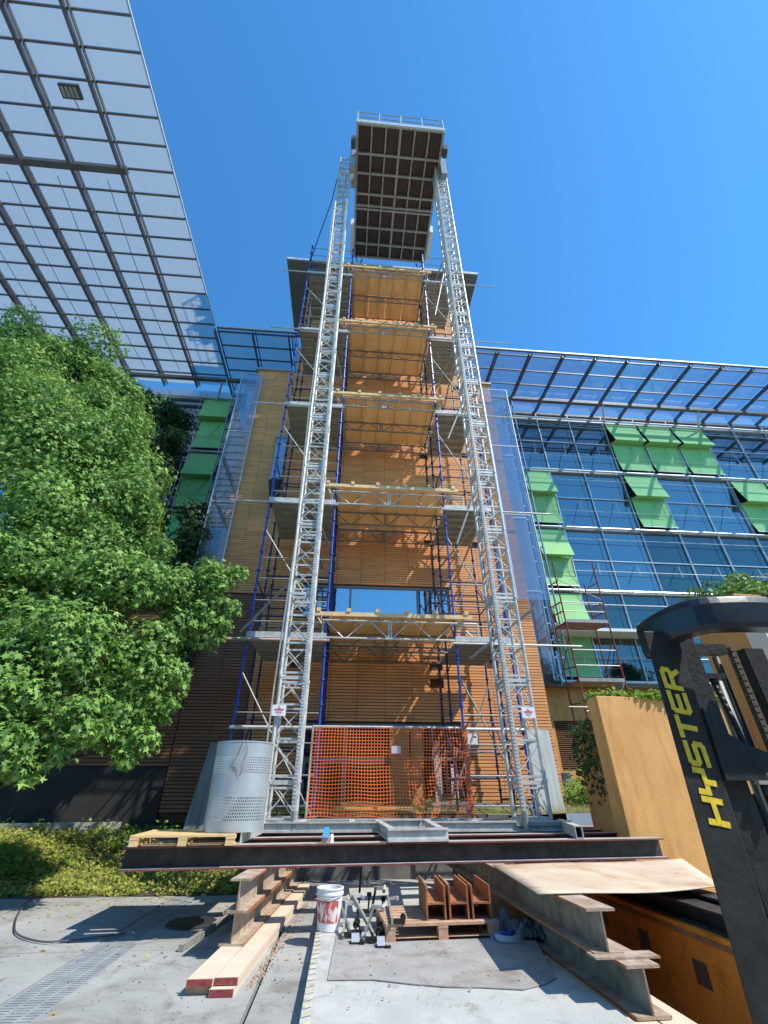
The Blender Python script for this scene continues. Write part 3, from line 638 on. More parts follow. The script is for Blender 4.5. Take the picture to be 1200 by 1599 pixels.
# loose poles near landing 1
p=MB(); p.tube((-3.35,9.85,4.18),(-.45,9.85,4.20),.025,8); tag(p.build('scaffold_tube',mat('copper_brown_tube',(.45,.22,.13),.5,.2,.2,8)),'rusty brown horizontal tube clamped across the left scaffold near the tree','tube')
p=MB(); p.tube((-2.35,9.8,4.35),(-1.15,8.75,5.25),.03,8); tag(p.build('mast_tie_tube',GALVD),'grey tie tube slanting from the left scaffold to the left mast','tube')
p=MB(); p.tube((2.75,9.9,3.9),(4.0,8.95,4.75),.03,8); tag(p.build('mast_tie_tube',GALVD),'dark tie tube slanting from the right scaffold to the right mast','tube')
for (a,b,l) in (((2.75,9.9,10.4),(3.7,9.9,12.9),'slanting dark tube left of the right mast, level with the middle landing'),((2.7,9.9,6.8),(3.8,9.9,9.6),'slanting dark tube left of the right mast, above the strip window'),((2.75,9.9,16.6),(3.5,9.9,20.6),'slanting dark tube left of the right mast below the roof')):
    p=MB(); p.tube(a,b,.028,8); tag(p.build('brace_tube',GALVD),l,'tube')

# ================================================================== ORANGE MESH FENCE
F=thing('safety_mesh_fence',(.9,9.6,1),'orange plastic safety mesh on a light frame between the masts','fence')
m=MB(); nx,nz=50,26; FX0,FX1,FZ0,FZ1=-.58,2.38,1.0,2.44
def fp(u,v):
    x=lerp(FX0,FX1,u)+.05*(1-v)*(u-.9)*0+ (.03*math.sin(v*9)*u*u); z=lerp(FZ0,FZ1,v)+.012*math.sin(u*23+v*6)*(1-v)
    y=9.6+.03*math.sin(u*9+v*5)+.05*math.sin(u*17)*(1-v)
    return Vector((x,y,z))
for i in range(nx+1):
    for j in range(nz):
        u=i/nx; a=fp(u,j/nz); b=fp(u,(j+1)/nz); h=.0062; m.raw([(a.x-h,a.y,a.z),(a.x+h,a.y,a.z),(b.x+h,b.y,b.z),(b.x-h,b.y,b.z)],[(0,1,2,3)])
for j in range(nz+1):
    for i in range(nx):
        v=j/nz; a=fp(i/nx,v); b=fp((i+1)/nx,v); h=.0068; m.raw([(a.x,a.y-.002,a.z-h),(b.x,b.y-.002,b.z-h),(b.x,b.y-.002,b.z+h),(a.x,a.y-.002,a.z+h)],[(0,1,2,3)])
m.build('mesh',NET,F)
m=MB(); m.tube((-.6,9.63,2.46),(2.42,9.63,2.46),.022,8); m.tube((-.61,9.63,.98),(-.6,9.63,2.46),.018,8); m.build('frame',GALV,F)
m=MB(); m.tube((2.42,9.63,.98),(2.42,9.63,2.46),.018,8); 
for i in range(30): z=1.0+i*.05; m.box((2.36+.02*math.sin(i*2.1),9.56,z),(2.44,9.6,z+.035))
m.build('gathered_edge',NET,F)
MB().box((.93,9.57,2.0),(1.11,9.575,2.13)).build('tag',mat('pinkish_tag',(.62,.5,.5),.6),F)

# ================================================================== BASE FRAME ON THE BEAMS
BF=thing('hoist_base_frame',(1,8,.84),'grey galvanised channel frame carrying both masts on the beams','frame')
def chan(p,q,nm='channel',w_=.09,h=.14):
    m=MB(); p=Vector(p);q=Vector(q); m.bar(p+Vector((0,0,h-.012)),q+Vector((0,0,h-.012)),w_,.022); m.bar(p+Vector((0,0,.012)),q+Vector((0,0,.012)),w_,.022)
    m.bar(p+Vector((0,0,h/2)),q+Vector((0,0,h/2)),.028,h-.05); m.build(nm,GALV,BF)
def rhs(p,q,w_=.10,h=.14,t=.012):
    m=MB(); p=Vector(p);q=Vector(q); d=(q-p).normalized(); r=d.cross(Vector((0,0,1)))
    m.bar(p+Vector((0,0,h-t/2)),q+Vector((0,0,h-t/2)),w_,t); m.bar(p+Vector((0,0,t/2)),q+Vector((0,0,t/2)),w_,t)
    for s in (-1,1): m.bar(p+r*s*(w_/2-t/2)+Vector((0,0,h/2)),q+r*s*(w_/2-t/2)+Vector((0,0,h/2)),t,h-2*t)
    m.build('hollow_section',GALV,BF)
zb=.845
chan((-1.35,8.45,zb),(.62,8.45,zb)); chan((1.46,8.45,zb),(3.72,8.45,zb)); chan((-1.35,9.3,zb),(3.72,9.3,zb))
chan((.2,8.5,zb),(.2,9.25,zb)); chan((2.2,8.5,zb),(2.2,9.25,zb)); chan((-.6,8.5,zb),(-.6,9.25,zb)); chan((3.0,8.5,zb),(3.0,9.25,zb))
chan((.66,6.85,zb),(.62,9.1,zb)); chan((1.30,6.95,zb),(1.46,9.1,zb)); chan((.60,6.78,zb),(1.38,6.86,zb)); chan((.66,9.16,zb),(1.4,9.16,zb))
rhs((3.74,8.9,zb),(3.20,7.05,zb)); rhs((-1.22,6.7,zb),(-1.20,8.6,zb))

# ================================================================== I-BEAMS
def ibeam(p,q,h,b,label,group,web=BEAM,top=BTOP,edge=BRED,tf=.018,twk=.014,name='steel_beam'):
    p=Vector(p);q=Vector(q); c=(p+q)/2
    T=thing(name,tuple(c),label,'beam',group); d=(q-p).normalized(); r=Vector((-d.y,d.x,0)).normalized()
    up=Vector((0,0,1))
    m=MB(); m.bar(p+up*(h/2),q+up*(h/2),twk,h-2*tf-.002); m.build('web',web,T)
    for z,nm in ((h-tf/2,'top_flange'),(tf/2,'bottom_flange')):
        m=MB(); m.bar(p+up*z,q+up*z,b,tf); m.build(nm,top,T)
        m=MB()
        for s in (-1,1): m.bar(p+up*z+r*s*(b/2+.003),q+up*z+r*s*(b/2+.003),.005,tf-.002)
        m.build(nm.replace('flange','edge'),edge,T)
    return T
GX='long beams crossing under the hoist'
ibeam((-2.44,6.60,.62),(4.38,7.22,.62),.222,.22,'nearest dark crossing beam, directly behind the bucket and the old pallet',GX)
ibeam((-2.3,7.55,.62),(4.55,8.25,.62),.222,.20,'second dark crossing beam from the front, behind the nearest one',GX)
ibeam((-1.6,8.75,.62),(4.6,8.95,.62),.222,.20,'third dark crossing beam under the feet of the masts',GX)
ibeam((-1.5,9.55,.62),(4.75,9.72,.62),.222,.20,'rearmost dark crossing beam just below the orange mesh',GX)
b=MB(); b.box((-2.6,7.0,.845),(-1.3,8.3,.86)); tag(b.build('steel_plate',GALVD),'flat grey steel plate behind the yellow pallet under the drum','plate')
# left stack
GL='beams of the left support stack'
ibeam((-.98,5.92,.355),(-.70,9.6,.355),.262,.20,'upper dusty tan beam of the left support stack',GL,STK,STK,RUST,name='support_beam')
ibeam((-1.0,5.98,.10),(-.72,9.6,.10),.252,.24,'lower dusty tan beam of the left support stack',GL,STK,STK,RUST,name='support_beam')
b=MB(); b.box((-1.24,6.0,.345),(-.8,6.35,.356)); b2=None
GP='planks under the left support stack'
def plank(x0,x1,y0,y1,z0,z1,label,g,rot=.075):
    T=thing('timber_plank',((x0+x1)/2,y0,z0),label,'plank',g)
    m=MB(); dx=rot*(y1-y0)
    m.prism([(x0,y0,z0),(x1,y0,z0),(x1+dx,y1,z0),(x0+dx,y1,z0)][::-1],(0,0,z1-z0)); 
    m.v=[(x,y,z) for x,y,z in m.v]; m.build('board',PLANK,T)
    m=MB(); m.box((x0+.004,y0-.006,z0+.003),(x1-.004,y0-.001,z1-.003)); m.build('painted_end',PRED,T)
plank(-1.16,-.955,5.10,9.5,.055,.10,'upper left pale plank with red end under the left stack',GP)
plank(-.945,-.76,5.12,9.5,.055,.10,'upper right pale plank with red end under the left stack',GP)
plank(-.965,-.775,5.06,9.5,.0,.049,'bottom right pale plank with red end under the left stack',GP)
b=MB(); b.prism([(-1.165,5.14,0.0),(-.98,5.14,0.0),(-.66,9.5,0.0),(-.85,9.5,0.0)][::-1],(0,0,.05)); tag(b.build('timber_plank',OWOOD),'bottom left dark plank under the left stack','plank',GP)
# right stack
GR='beams of the right support stack'
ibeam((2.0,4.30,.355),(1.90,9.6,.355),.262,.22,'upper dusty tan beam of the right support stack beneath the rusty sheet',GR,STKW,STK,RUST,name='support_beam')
ibeam((2.13,4.10,.09),(1.98,9.6,.09),.262,.24,'lower dusty tan beam of the right support stack beside the orange wall',GR,STKW,STK,RUST,name='support_beam')
b=MB(); b.box((1.86,4.22,.3535),(2.34,4.36,.366)); tag(b.build('flange_plate',STK),'short tan cross plate sandwiched between the two right stack beams','plate')
GQ='planks under the right support stack'
for x0,x1,l in ((1.97,2.16,'left pale plank below the right support stack'),(2.18,2.40,'right pale plank below the right support stack')):
    b=MB(); b.prism([(x0,3.4,.03),(x1,3.4,.03),(x1-.15,9.0,.03),(x0-.15,9.0,.03)][::-1],(0,0,.055)); tag(b.build('timber_plank',PLANK),l,'plank',GQ)
# rusty sheet
m=MB(); v=[];f=[]; n=16
A=Vector((1.82,6.50,.64));B_=Vector((1.70,4.76,.64));Cc=Vector((3.55,5.05,.66));D=Vector((4.5,7.0,.66))
for j in range(n+1):
    for i in range(n+1):
        u=i/n;w2=j/n; p=A.lerp(D,u).lerp(B_.lerp(Cc,u),w2); p.z+=-.018*math.sin(math.pi*u)*w2+.006*math.sin(u*7)+(-.03*u); v.append(tuple(p))
for j in range(n):
    for i in range(n): a=j*(n+1)+i; f.append((a,a+n+1,a+n+2,a+1))
m.raw(v,f); sh=m.build('steel_sheet',SHEET,smooth=True); so2=sh.modifiers.new('s','SOLIDIFY'); so2.thickness=.008
tag(sh,'pale dusty steel sheet with rust stains laid over the right beams','steel sheet')
# low orange wall + rails on it
lw=thing('orange_ramp_wall',(3.15,6,-.6),'low orange ramp wall with square dark recesses at the lower right','wall')
m=MB(); m.box((3.0,1.5,-.9),(3.35,8.6,.40)); m.build('wall',ORNG,lw)
m=MB(); m.box((2.985,1.5,.33),(3.0,8.6,.36)); m.build('groove_trim',RUST,lw)
for y,z in ((6.4,.20),(5.62,.15),(4.83,.11),(4.05,.07)):
    m=MB(); m.box((2.992,y-.085,z-.075),(2.999,y+.085,z+.08)); m.build('recess_plate',mat('recess_plate',(.13,.07,.05),.6,0,.4,30),lw)
GRR='dark rails on the orange ramp wall'
ibeam((3.16,2.6,.402),(3.16,9.2,.402),.14,.2,'left dark rail beam lying on the orange ramp wall',GRR,BEAM,BEAM,BEAM,name='rail_beam')
ibeam((3.42,2.6,.402),(3.42,9.2,.402),.17,.2,'right dark rail beam behind the first on the orange ramp wall',GRR,BEAM,BEAM,BEAM,name='rail_beam')

# ================================================================== DRUM, PALLETS, BUCKET
def circ_drum(cx,cy,z0,r,h):
    T=thing('perforated_drum',(cx,cy,z0),'large perforated galvanised drum standing on the yellow pallet','drum')
    n=84
    m=MB(); v=[];f=[]
    rows=[0,.035]; holes=[]
    z=.035
    lower=[.115+.032*i for i in range(8)]; upper=[.62+.028*i for i in range(7)]
    zs=[0,.1]
    for a in lower: zs+=[a,a+.020]
    zs+=[.60]
    for a in upper: zs+=[a,a+.015]
    zs+=[h]
    zs=sorted(set(zs)); k=len(zs)
    for z in zs:
        for i in range(n*2):
            t=math.pi*i/n; rr=r*(1+.02*z); v.append((cx+rr*math.cos(t),cy+rr*math.sin(t),z0+z+.05*(z/h)*0))
    N2=2*n
    for j in range(k-1):
        low=zs[j] in lower; upp=zs[j] in upper
        idx=(lower.index(zs[j]) if low else (upper.index(zs[j]) if upp else 0))
        for i in range(N2):
            if low and (i+idx)%2==0: continue
            if upp and i%2==0: continue
            f.append((j*N2+i,j*N2+(i+1)%N2,(j+1)*N2+(i+1)%N2,(j+1)*N2+i))
    m.raw(v,f); o=m.build('shell',BRASS,T); s=o.modifiers.new('s','SOLIDIFY'); s.thickness=.004
    m=MB(); m.lathe((cx,cy,z0+h),[(r*1.015,0),(r*1.035,.0),(r*1.035,.016),(r*1.015,.016),(r*1.015,0)],64); m.build('rim',BRASS,T)
    m=MB(); pts=[(-.02,1),( -.06,.85),(-.12,.74),(-.04,.66),(.0,.60),(.03,.66),(.02,.78),(.06,.88),(.03,.98)]
    m.path([(cx+p*1.0+.05,cy-r*1.045+abs(p)*.1,z0+q*h) for p,q in pts],.0022,4); m.build('wire',BLACK,T)
    m=MB(); m.lathe((cx,cy,z0),[(0,.01),(r*.99,.01)],48); m.build('bottom',BRASS,T)
    return T
circ_drum(-1.34,7.02,.955,.365,.97)
def pallet(x0,y0,z0,sx,sy,rot,m1,label,h=.14,nb=7,bw=.1):
    T=thing('wooden_pallet',(x0,y0,z0),label,'pallet','wooden pallets')
    c,s=math.cos(rot),math.sin(rot)
    def pt(a,b,z): return (x0+a*c-b*s,y0+a*s+b*c,z0+z)
    def slab(a0,b0,a1,b1,zA,zB,nm):
        m=MB(); m.prism([pt(a0,b0,zA),pt(a1,b0,zA),pt(a1,b1,zA),pt(a0,b1,zA)][::-1],(0,0,zB-zA)); m.build(nm,m1,T)
    for i in range(nb): b=i*(sy-bw)/(nb-1); slab(0,b,sx,b+bw-.01,h-.022,h,'top_board')
    for a in (0,sx/2-.05,sx-.1): slab(a,0,a+.1,sy,h-.045,h-.023,'stringer_board')
    for a in (0,sx/2-.05,sx-.1):
        for b in (0,sy/2-.07,sy-.1): slab(a+.003,b+.003,a+.097,b+.1,.022,h-.046,'block')
    for a in (0,sx/2-.05,sx-.1): slab(a+.001,.001,a+.099,sy-.001,0,.021,'bottom_board')
    for b in (0,sy-.1): slab(.004,b+.004,sx-.004,b+.096,.0225,.0235,'skid_board')
    return T
pallet(-2.36,6.42,.845,1.15,1.0,.08,WOOD,'fresh yellow pallet on the left end of the nearest beam, under the drum',h=.105,nb=6,bw=.13)
OP=pallet(.50,5.86,.13,1.16,.85,.05,OWOOD,'old worn pallet on the grey mat carrying rusty channel offcuts',h=.13)
# front skid board of the old pallet
def bucket(cx,cy,z0):
    T=thing('paint_bucket',(cx,cy,z0),'white plastic bucket with torn red label at the platform edge','bucket')
    m=MB(); m.lathe((cx,cy,z0),[(0,.004),(.115,.004),(.118,.0),(.14,.29),(.15,.292),(.15,.31),(.142,.312),(.142,.335),(.150,.337),(.150,.35),(.146,.352),(.134,.35),(.112,.02),(0,.02)],40); m.build('body',WHITE,T,smooth=False)
    m=MB(); v=[];f=[]; n=26
    for i in range(n+1):
        t=math.radians(-165+i*120/n)
        for z in (.07,.25): r=.1185+.0757*z+.002; v.append((cx+r*math.cos(t),cy+r*math.sin(t),z0+z))
    for i in range(n):
        f.append((2*i,2*i+2,2*i+3,2*i+1))
    m.raw(v,f)
    lm=bpy.data.materials.new('torn_red_label'); lm.use_nodes=True; t=lm.node_tree; N=t.nodes; L=t.links; b=N['Principled BSDF']; b.inputs['Roughness'].default_value=.6
    ge=N.new('ShaderNodeNewGeometry'); mp=N.new('ShaderNodeMapping'); mp.inputs['Scale'].default_value=(22,22,9); L.new(ge.outputs['Position'],mp.inputs[0]); nz=N.new('ShaderNodeTexNoise'); nz.inputs['Scale'].default_value=1; nz.inputs['Detail'].default_value=4; L.new(mp.outputs[0],nz.inputs['Vector'])
    cr=N.new('ShaderNodeValToRGB'); cr.color_ramp.elements[0].color=(.72,.70,.68,1); cr.color_ramp.elements[1].color=(.55,.10,.09,1); cr.color_ramp.elements[0].position=.46; cr.color_ramp.elements[1].position=.53; L.new(nz.outputs[0],cr.inputs[0]); L.new(cr.outputs[0],b.inputs['Base Color'])
    m.build('label_wrap',lm,T,smooth=True)
    m=MB(); m.path([(cx+.15*math.cos(t),cy+.15*math.sin(t),z0+.32-.05*math.sin(t*1.0+3.1)) for t in np.linspace(-2.6,-.4,12)],.004,5); m.build('handle',GALV,T)
bucket(-.07,6.42,.125)
# channel offcuts on the old pallet
for i,(x,l) in enumerate(((.93,'left rusty channel offcut standing on the old pallet'),(1.17,'middle rusty channel offcut standing on the old pallet'),(1.41,'right rusty channel offcut standing on the old pallet'))):
    m=MB(); y0=5.98; z0=.262; y1=6.72; dx=.03
    m.prism([(x,y0,z0),(x+.016,y0,z0),(x+.016+dx,y1,z0),(x+dx,y1,z0)][::-1],(0,0,.27)); m.prism([(x+.19,y0,z0),(x+.206,y0,z0),(x+.206+dx,y1,z0),(x+.19+dx,y1,z0)][::-1],(0,0,.27)); m.prism([(x+.017,y0,z0+.12),(x+.189,y0,z0+.12),(x+.189+dx,y1,z0+.12),(x+.017+dx,y1,z0+.12)][::-1],(0,0,.016))
    tag(m.build('steel_offcut',RUST),l,'steel profile','rusty channel offcuts on the pallet')
# clamps
def clampbar(p,q,label,col_=GALVD,foot=1):
    T=thing('bar_clamp',p,label,'clamp','bar clamps beside the pallet'); p=Vector(p);q=Vector(q)
    m=MB(); m.bar(p,q,.022,.034); m.build('bar',col_,T)
    d=(q-p).normalized(); r=Vector((d.y,-d.x,0))
    if r.length<.1: r=Vector((1,0,0))
    r.normalize()
    m=MB(); a=p+d*.05; m.bar(a-r*.02,a+r*.13,.03,.035); m.tube(a+r*.12-d*.02,a+r*.12+d*.16,.011,8); m.tube(a+r*.12+d*.14,a+r*.12+d*.17,.03,10); m.build('jaw',FORK2,T)
    m=MB(); a=q-d*.03; m.bar(a-r*.02,a+r*.12,.03,.035); m.tube(a+r*.11-d*.05,a+r*.11+d*.03,.02,10); m.build('head',GALV,T)
clampbar((.08,5.98,.145),(.12,6.55,.33),'clamp closest to the bucket',GALVD)
clampbar((.16,6.02,.15),(.02,6.6,.36),'clamp crossing behind the one closest to the bucket',CHROME)
clampbar((.40,5.92,.15),(.18,6.62,.38),'clamp leaning in the middle of the tool heap',GALVD)
clampbar((.28,5.80,.15),(.42,6.5,.30),'front clamp pointing toward the old pallet',CHROME)
clampbar((.56,5.82,.28),(.62,6.95,.30),'long clamp lying across the top of the old pallet',GALVD)
clampbar((.26,6.9,.14),(.30,7.1,.62),'dark upright clamp standing in the shade behind the tool heap',FORK2)
clampbar((.42,7.0,.14),(.5,7.3,.36),'small clamp right of the dark upright one',FORK2)
for (x,y,l) in ((.20,5.84,'grey metal shoe at the foot of the tool heap'),(.30,5.86,'second metal shoe, right of the first at the heap foot'),(.44,5.70,'bright metal shoe closest to the camera in front of the pallet')):
    T=thing('metal_shoe',(x,y,.125),l,'bracket','metal shoes of the tool heap'); m=MB(); m.box((x-.05,y-.03,.132),(x+.05,y+.05,.142)); m.box((x+.04,y-.05,.132),(x+.09,y-.03,.15)); m.build('base',FORK2,T); m=MB(); m.prism([(x-.035,y-.01,.143),(x+.04,y-.01,.143),(x+.04,y+.05,.19),(x-.035,y+.05,.19)],(0,.01,.006)); m.build('pad',ALU,T)
# rags
def rag(cx,cy,z0,sx,sy,h,label,sd):
    r=np.random.default_rng(sd); n=22; v=[];f=[]; ph=r.uniform(0,6,8)
    for j in range(n+1):
        for i in range(n+1):
            u=i/n*2-1;w_=j/n*2-1; rr=max(abs(u),abs(w_)); edge=1+.14*math.sin(5*math.atan2(w_,u)+ph[0])+.08*math.sin(9*math.atan2(w_,u)+ph[1])
            z=h*(1-rr**2)*(.6+.4*math.sin(u*6+ph[2])*math.cos(w_*5+ph[3]))+.035*abs(math.sin(u*11+w_*4+ph[4]))+.02*math.sin(w_*15+u*6+ph[5])*(1-rr)+.004
            v.append((cx+u*sx*edge,cy+w_*sy*edge,z0+max(.004,z)))
    for j in range(n):
        for i in range(n): a=j*(n+1)+i; f.append((a,a+1,a+n+2,a+n+1))
    m=MB(); m.raw(v,f); o=m.build('work_cloth',RAG,smooth=True); s=o.modifiers.new('s','SOLIDIFY'); s.thickness=.004; tag(o,label,'cloth','crumpled cloths')
rag(1.78,6.15,.13,.17,.18,.16,'crumpled grey green cloth next to the old pallet',3)
rag(2.0,5.95,.13,.19,.16,.12,'crumpled grey cloth beside the lower right beam',8)
T=thing('respirator_strap',(1.62,5.7,.13),'curved grey band with blue end lying in front of the cloths','strap')
m=MB(); pts=[(1.58+.14*(1-math.cos(t))*1.0,5.82-.12*math.sin(t),.135+.03) for t in np.linspace(0,2.7,14)]
for a,b in zip(pts,pts[1:]): m.bar(a,b,.006,.045)
m.build('band',mat('grey_band',(.45,.46,.5),.5),T); m=MB(); m.path([(1.57,5.83,.15),(1.66,5.86,.17),(1.74,5.90,.16),(1.80,5.97,.17)],.022,8); m.build('end',mat('bright_blue_plastic',(.03,.13,.55),.4),T)
# blue block on the beam
T=thing('timber_block',(-.16,6.78,.845),'timber block with blue painted top on the nearest beam','block'); m=MB(); m.box((-.21,6.72,.846),(-.11,6.80,.93)); m.build('block',OWOOD,T); m=MB(); m.raw([(-.2,6.70,.90),(-.12,6.70,.90),(-.125,6.79,1.0),(-.185,6.79,1.0),(-.2,6.71,.90),(-.12,6.71,.90),(-.125,6.80,1.0),(-.185,6.80,1.0)],[(0,1,2,3),(7,6,5,4),(0,3,7,4),(1,5,6,2),(3,2,6,7)]); m.build('blue_wedge',BLK,T); m=MB(); m.raw([(-.10,6.74,.846),(-.06,6.74,.846),(-.07,6.82,.93),(-.10,6.80,.93)],[(0,1,2,3)]); m.build('splinter',PLANK,T)
# cable loop
pts=[(-4.9,9.25,.02),(-4.57,9.2,.02),(-4.5,8.9,.02),(-4.2,8.2,.02),(-3.87,7.55,.02),(-3.55,7.05,.02),(-3.16,6.74,.02),(-2.9,6.72,.02),(-2.6,6.85,.02),(-2.35,7.0,.02)]
def smoothp(pts,n=6):
    P=[Vector(p) for p in pts]; o=[]
    for i in range(len(P)-1):
        a=P[max(0,i-1)];b=P[i];c=P[i+1];d=P[min(len(P)-1,i+2)]
        for k in range(n):
            t=k/n; o.append(.5*((2*b)+(c-a)*t+(2*a-5*b+4*c-d)*t*t+(3*b-a-3*c+d)*t**3))
    o.append(P[-1]); return o
m=MB(); m.path(smoothp(pts),.009,6); tag(m.build('ground_cable',mat('dark_cable',(.10,.07,.09),.5)),'dark looped cable lying on the left pavement','cable')
# round dark cover hanging near left stack
m=MB(); m.lathe((-1.75,7.45,.0),[(0,.03),(.28,.03),(.30,.02),(.30,.0)],32); tag(m.build('round_cover',mat('dark_plastic',(.03,.035,.035),.5)),'round dark cover on the pavement left of the support stack','cover')
# channel pieces lying left of the stack
m=MB(); m.bar((-1.55,6.3,.03),(-1.15,9.0,.05),.05,.05); tag(m.build('steel_rod',GALVD),'long thin steel bar on the ground left of the left stack','bar')
# leaning panels
m=MB(); m.raw([(4.30,11.4,1.0),(4.95,11.4,1.0),(4.98,11.6,2.66),(4.35,11.6,2.68),(4.30,11.46,1.0),(4.95,11.46,1.0),(4.98,11.66,2.66),(4.35,11.66,2.68)],[(0,1,2,3),(7,6,5,4),(0,3,7,4),(1,5,6,2),(3,2,6,7),(0,4,5,1)]); tag(m.build('metal_sheet',PANEL),'pale grey green panel leaning behind the right hoist mast','panel')
m=MB(); m.raw([(-3.16,11.2,.55),(-2.62,11.2,.55),(-2.45,11.5,2.30),(-2.98,11.5,2.32),(-3.16,11.26,.55),(-2.62,11.26,.55),(-2.45,11.56,2.30),(-2.98,11.56,2.32)],[(0,1,2,3),(7,6,5,4),(0,3,7,4),(1,5,6,2),(3,2,6,7),(0,4,5,1)]); tag(m.build('metal_sheet',mat('shade_painted_panel',(.22,.24,.24),.6,.1,.3,2,streak=(5,1,.4))),'grey metal panel leaning in shade behind the perforated drum','panel')  # panel colour darkened to carry its shade behind the drum

# ================================================================== PLANTERS
P1=thing('concrete_planter',(4.9,8.0,.4),'tall ochre concrete planter in front of the right wing, right of the beams','planter')
m=MB(); m.prism([(4.14,7.5,-.1),(6.6,7.75,-.1),(6.6,8.2,-.1),(4.14,7.85,-.1)][::-1],(0,0,2.82)); m.build('box',OCHRE,P1,bevel=.012)
# pits in the render
m=MB()
P1s=MB(); P1s.prism([(4.26,7.87,-.1),(4.5,7.87,-.1),(4.75,9.3,-.1),(4.5,9.3,-.1)][::-1],(0,0,2.55)); P1s.build('rear_fin',OCHRE,P1)
k=2600; Pp=np.column_stack([rng.uniform(4.2,6.5,k),rng.uniform(7.55,8.1,k),2.70+np.abs(rng.normal(0,.06,k))]); leaves('foliage',Pp,np.tile([0,-.3,1],(k,1)),.045,LIT,P1,'oval')
k=520; Pv=np.column_stack([4.27-np.abs(rng.normal(0,.06,k)),rng.uniform(8.0,8.9,k)+0,2.45-np.abs(rng.normal(0,.7,k))]); Pv=Pv[Pv[:,2]>1.2]; leaves('ivy',Pv,np.tile([-1,-.3,.3],(len(Pv),1)),.045,LEAFD,P1,'oval')
P2=thing('concrete_planter',(9,8.2,.5),'second ochre planter, farther right and higher, behind the forklift mast','planter')
m=MB(); m.prism([(7.9,8.0,-.1),(11.5,8.3,-.1),(11.5,9.6,-.1),(7.9,9.3,-.1)][::-1],(0,0,4.95)); m.build('box',OCHRE,P2,bevel=.012)
k=5200; th=rng.uniform(0,6.28,k); ph=np.arccos(rng.uniform(-.1,1,k)); rr=rng.uniform(.6,1.0,k)*(1+.2*np.sin(th*5)); Pp=np.column_stack([9.3+1.7*rr*np.sin(ph)*np.cos(th),8.9+.8*rr*np.sin(ph)*np.sin(th),4.8+.8*rr*np.cos(ph)]); leaves('shrub',Pp,Pp-np.array([9.3,8.9,4.5]),.06,LEAF,P2,'oval')

m=MB(); m.prism([(7.4,7.2,-.1),(10.5,7.5,-.1),(10.5,7.9,-.1),(7.4,7.6,-.1)][::-1],(0,0,4.4)); tag(m.build('garden_wall',mat('cream_render',(.74,.68,.58),.85,0,.08,1.5,bump=.3)),'cream rendered wall glimpsed through the forklift mast','wall')
# ================================================================== RED MOBILE SCAFFOLD
S=thing('mobile_scaffold',(7.6,13.5,1.4),'rusty red mobile scaffold tower in front of the right wing','scaffold')
sx0,sx1,sy0,sy1=6.72,8.1,12.9,13.7
for x in (sx0,sx1):
    for y in (sy0,sy1):
        tall=7.9 if y==sy0 else 7.5
        MB().tube((x,y,1.4),(x+.0,y,tall-.2*(x==sx1)*0),.024,6).build('standard',REDSC,S)
    m=MB()
    for z in (7.3,6.6,6.3,5.9,4.6,3.6,2.6,1.9): m.tube((x,sy0,z-.1),(x,sy1,z+.1*0),.02,6)
    for yy in (.25,.5,.75): m.tube((x,lerp(sy0,sy1,yy),5.9),(x,lerp(sy0,sy1,yy),6.6),.012,5)
    m.tube((x,sy0,5.4),(x,sy1,4.6),.018,6); m.build('end_frame',REDSC,S)
for z in (6.5,6.2,5.0,4.55,3.3):
    m=MB(); m.tube((sx0,sy0,z),(sx1,sy0,z),.013,6); m.build('guard_rail',GALV,S)
for z in (5.85,4.1):
    m=MB(); m.box((sx0+.02,sy0+.03,z),(sx1-.02,sy1-.03,z+.05)); m.build('deck',mat('weathered_deck',(.34,.22,.18),.7,0,.3,6),S)
    m=MB(); m.box((sx0,sy0-.02,z-.01),(sx1,sy0+.012,z+.09)); m.build('toe_board',GALVD,S)
MB().tube((sx0,sy0,2.2),(sx1,sy0,4.1),.014,6).build('brace',GALVD,S); MB().tube((sx0,sy0,7.3),(sx1,sy0,6.6),.012,6).build('brace',GALVD,S)
m=MB(); m.tube((6.1,12.6,3.35),(7.9,12.6,3.35),.022,6); tag(m.build('rail_tube',GALVD),'grey horizontal tube beside the tall planter below the red scaffold','tube')
for (x,z,l) in ((6.3,1.6,'small grey stone plinth at the foot of the ochre wall nearer the panel'),(7.6,1.6,'small grey stone plinth below the brown louvre')):
    m=MB(); m.box((x,14.4,1.3),(x+.3,14.7,1.8)); m.box((x-.03,14.37,1.8),(x+.33,14.73,1.86)); tag(m.build('stone_plinth',CONC),l,'plinth')

# ================================================================== FORKLIFT MAST
FK=thing('forklift_mast',(1.9,2.3,0),'black forklift mast with yellow lettering close at the right','forklift')
m=MB(); m.prism([(1.475,2.20,0),(1.66,2.20,0),(1.70,2.30,0),(1.55,2.30,0)],(.088,0,2.08)); m.build('outer_rail',FORK,FK,bevel=.006)
m=MB(); m.prism([(1.73,2.235,0),(1.86,2.235,0),(1.86,2.36,0),(1.84,2.36,0),(1.84,2.26,0),(1.73,2.26,0)],(0,0,2.09)); m.build('inner_rail',FORK2,FK,bevel=.004)
m=MB(); m.box((1.70,2.30,0),(1.78,2.37,2.0)); m.build('rail_web',FORK,FK)
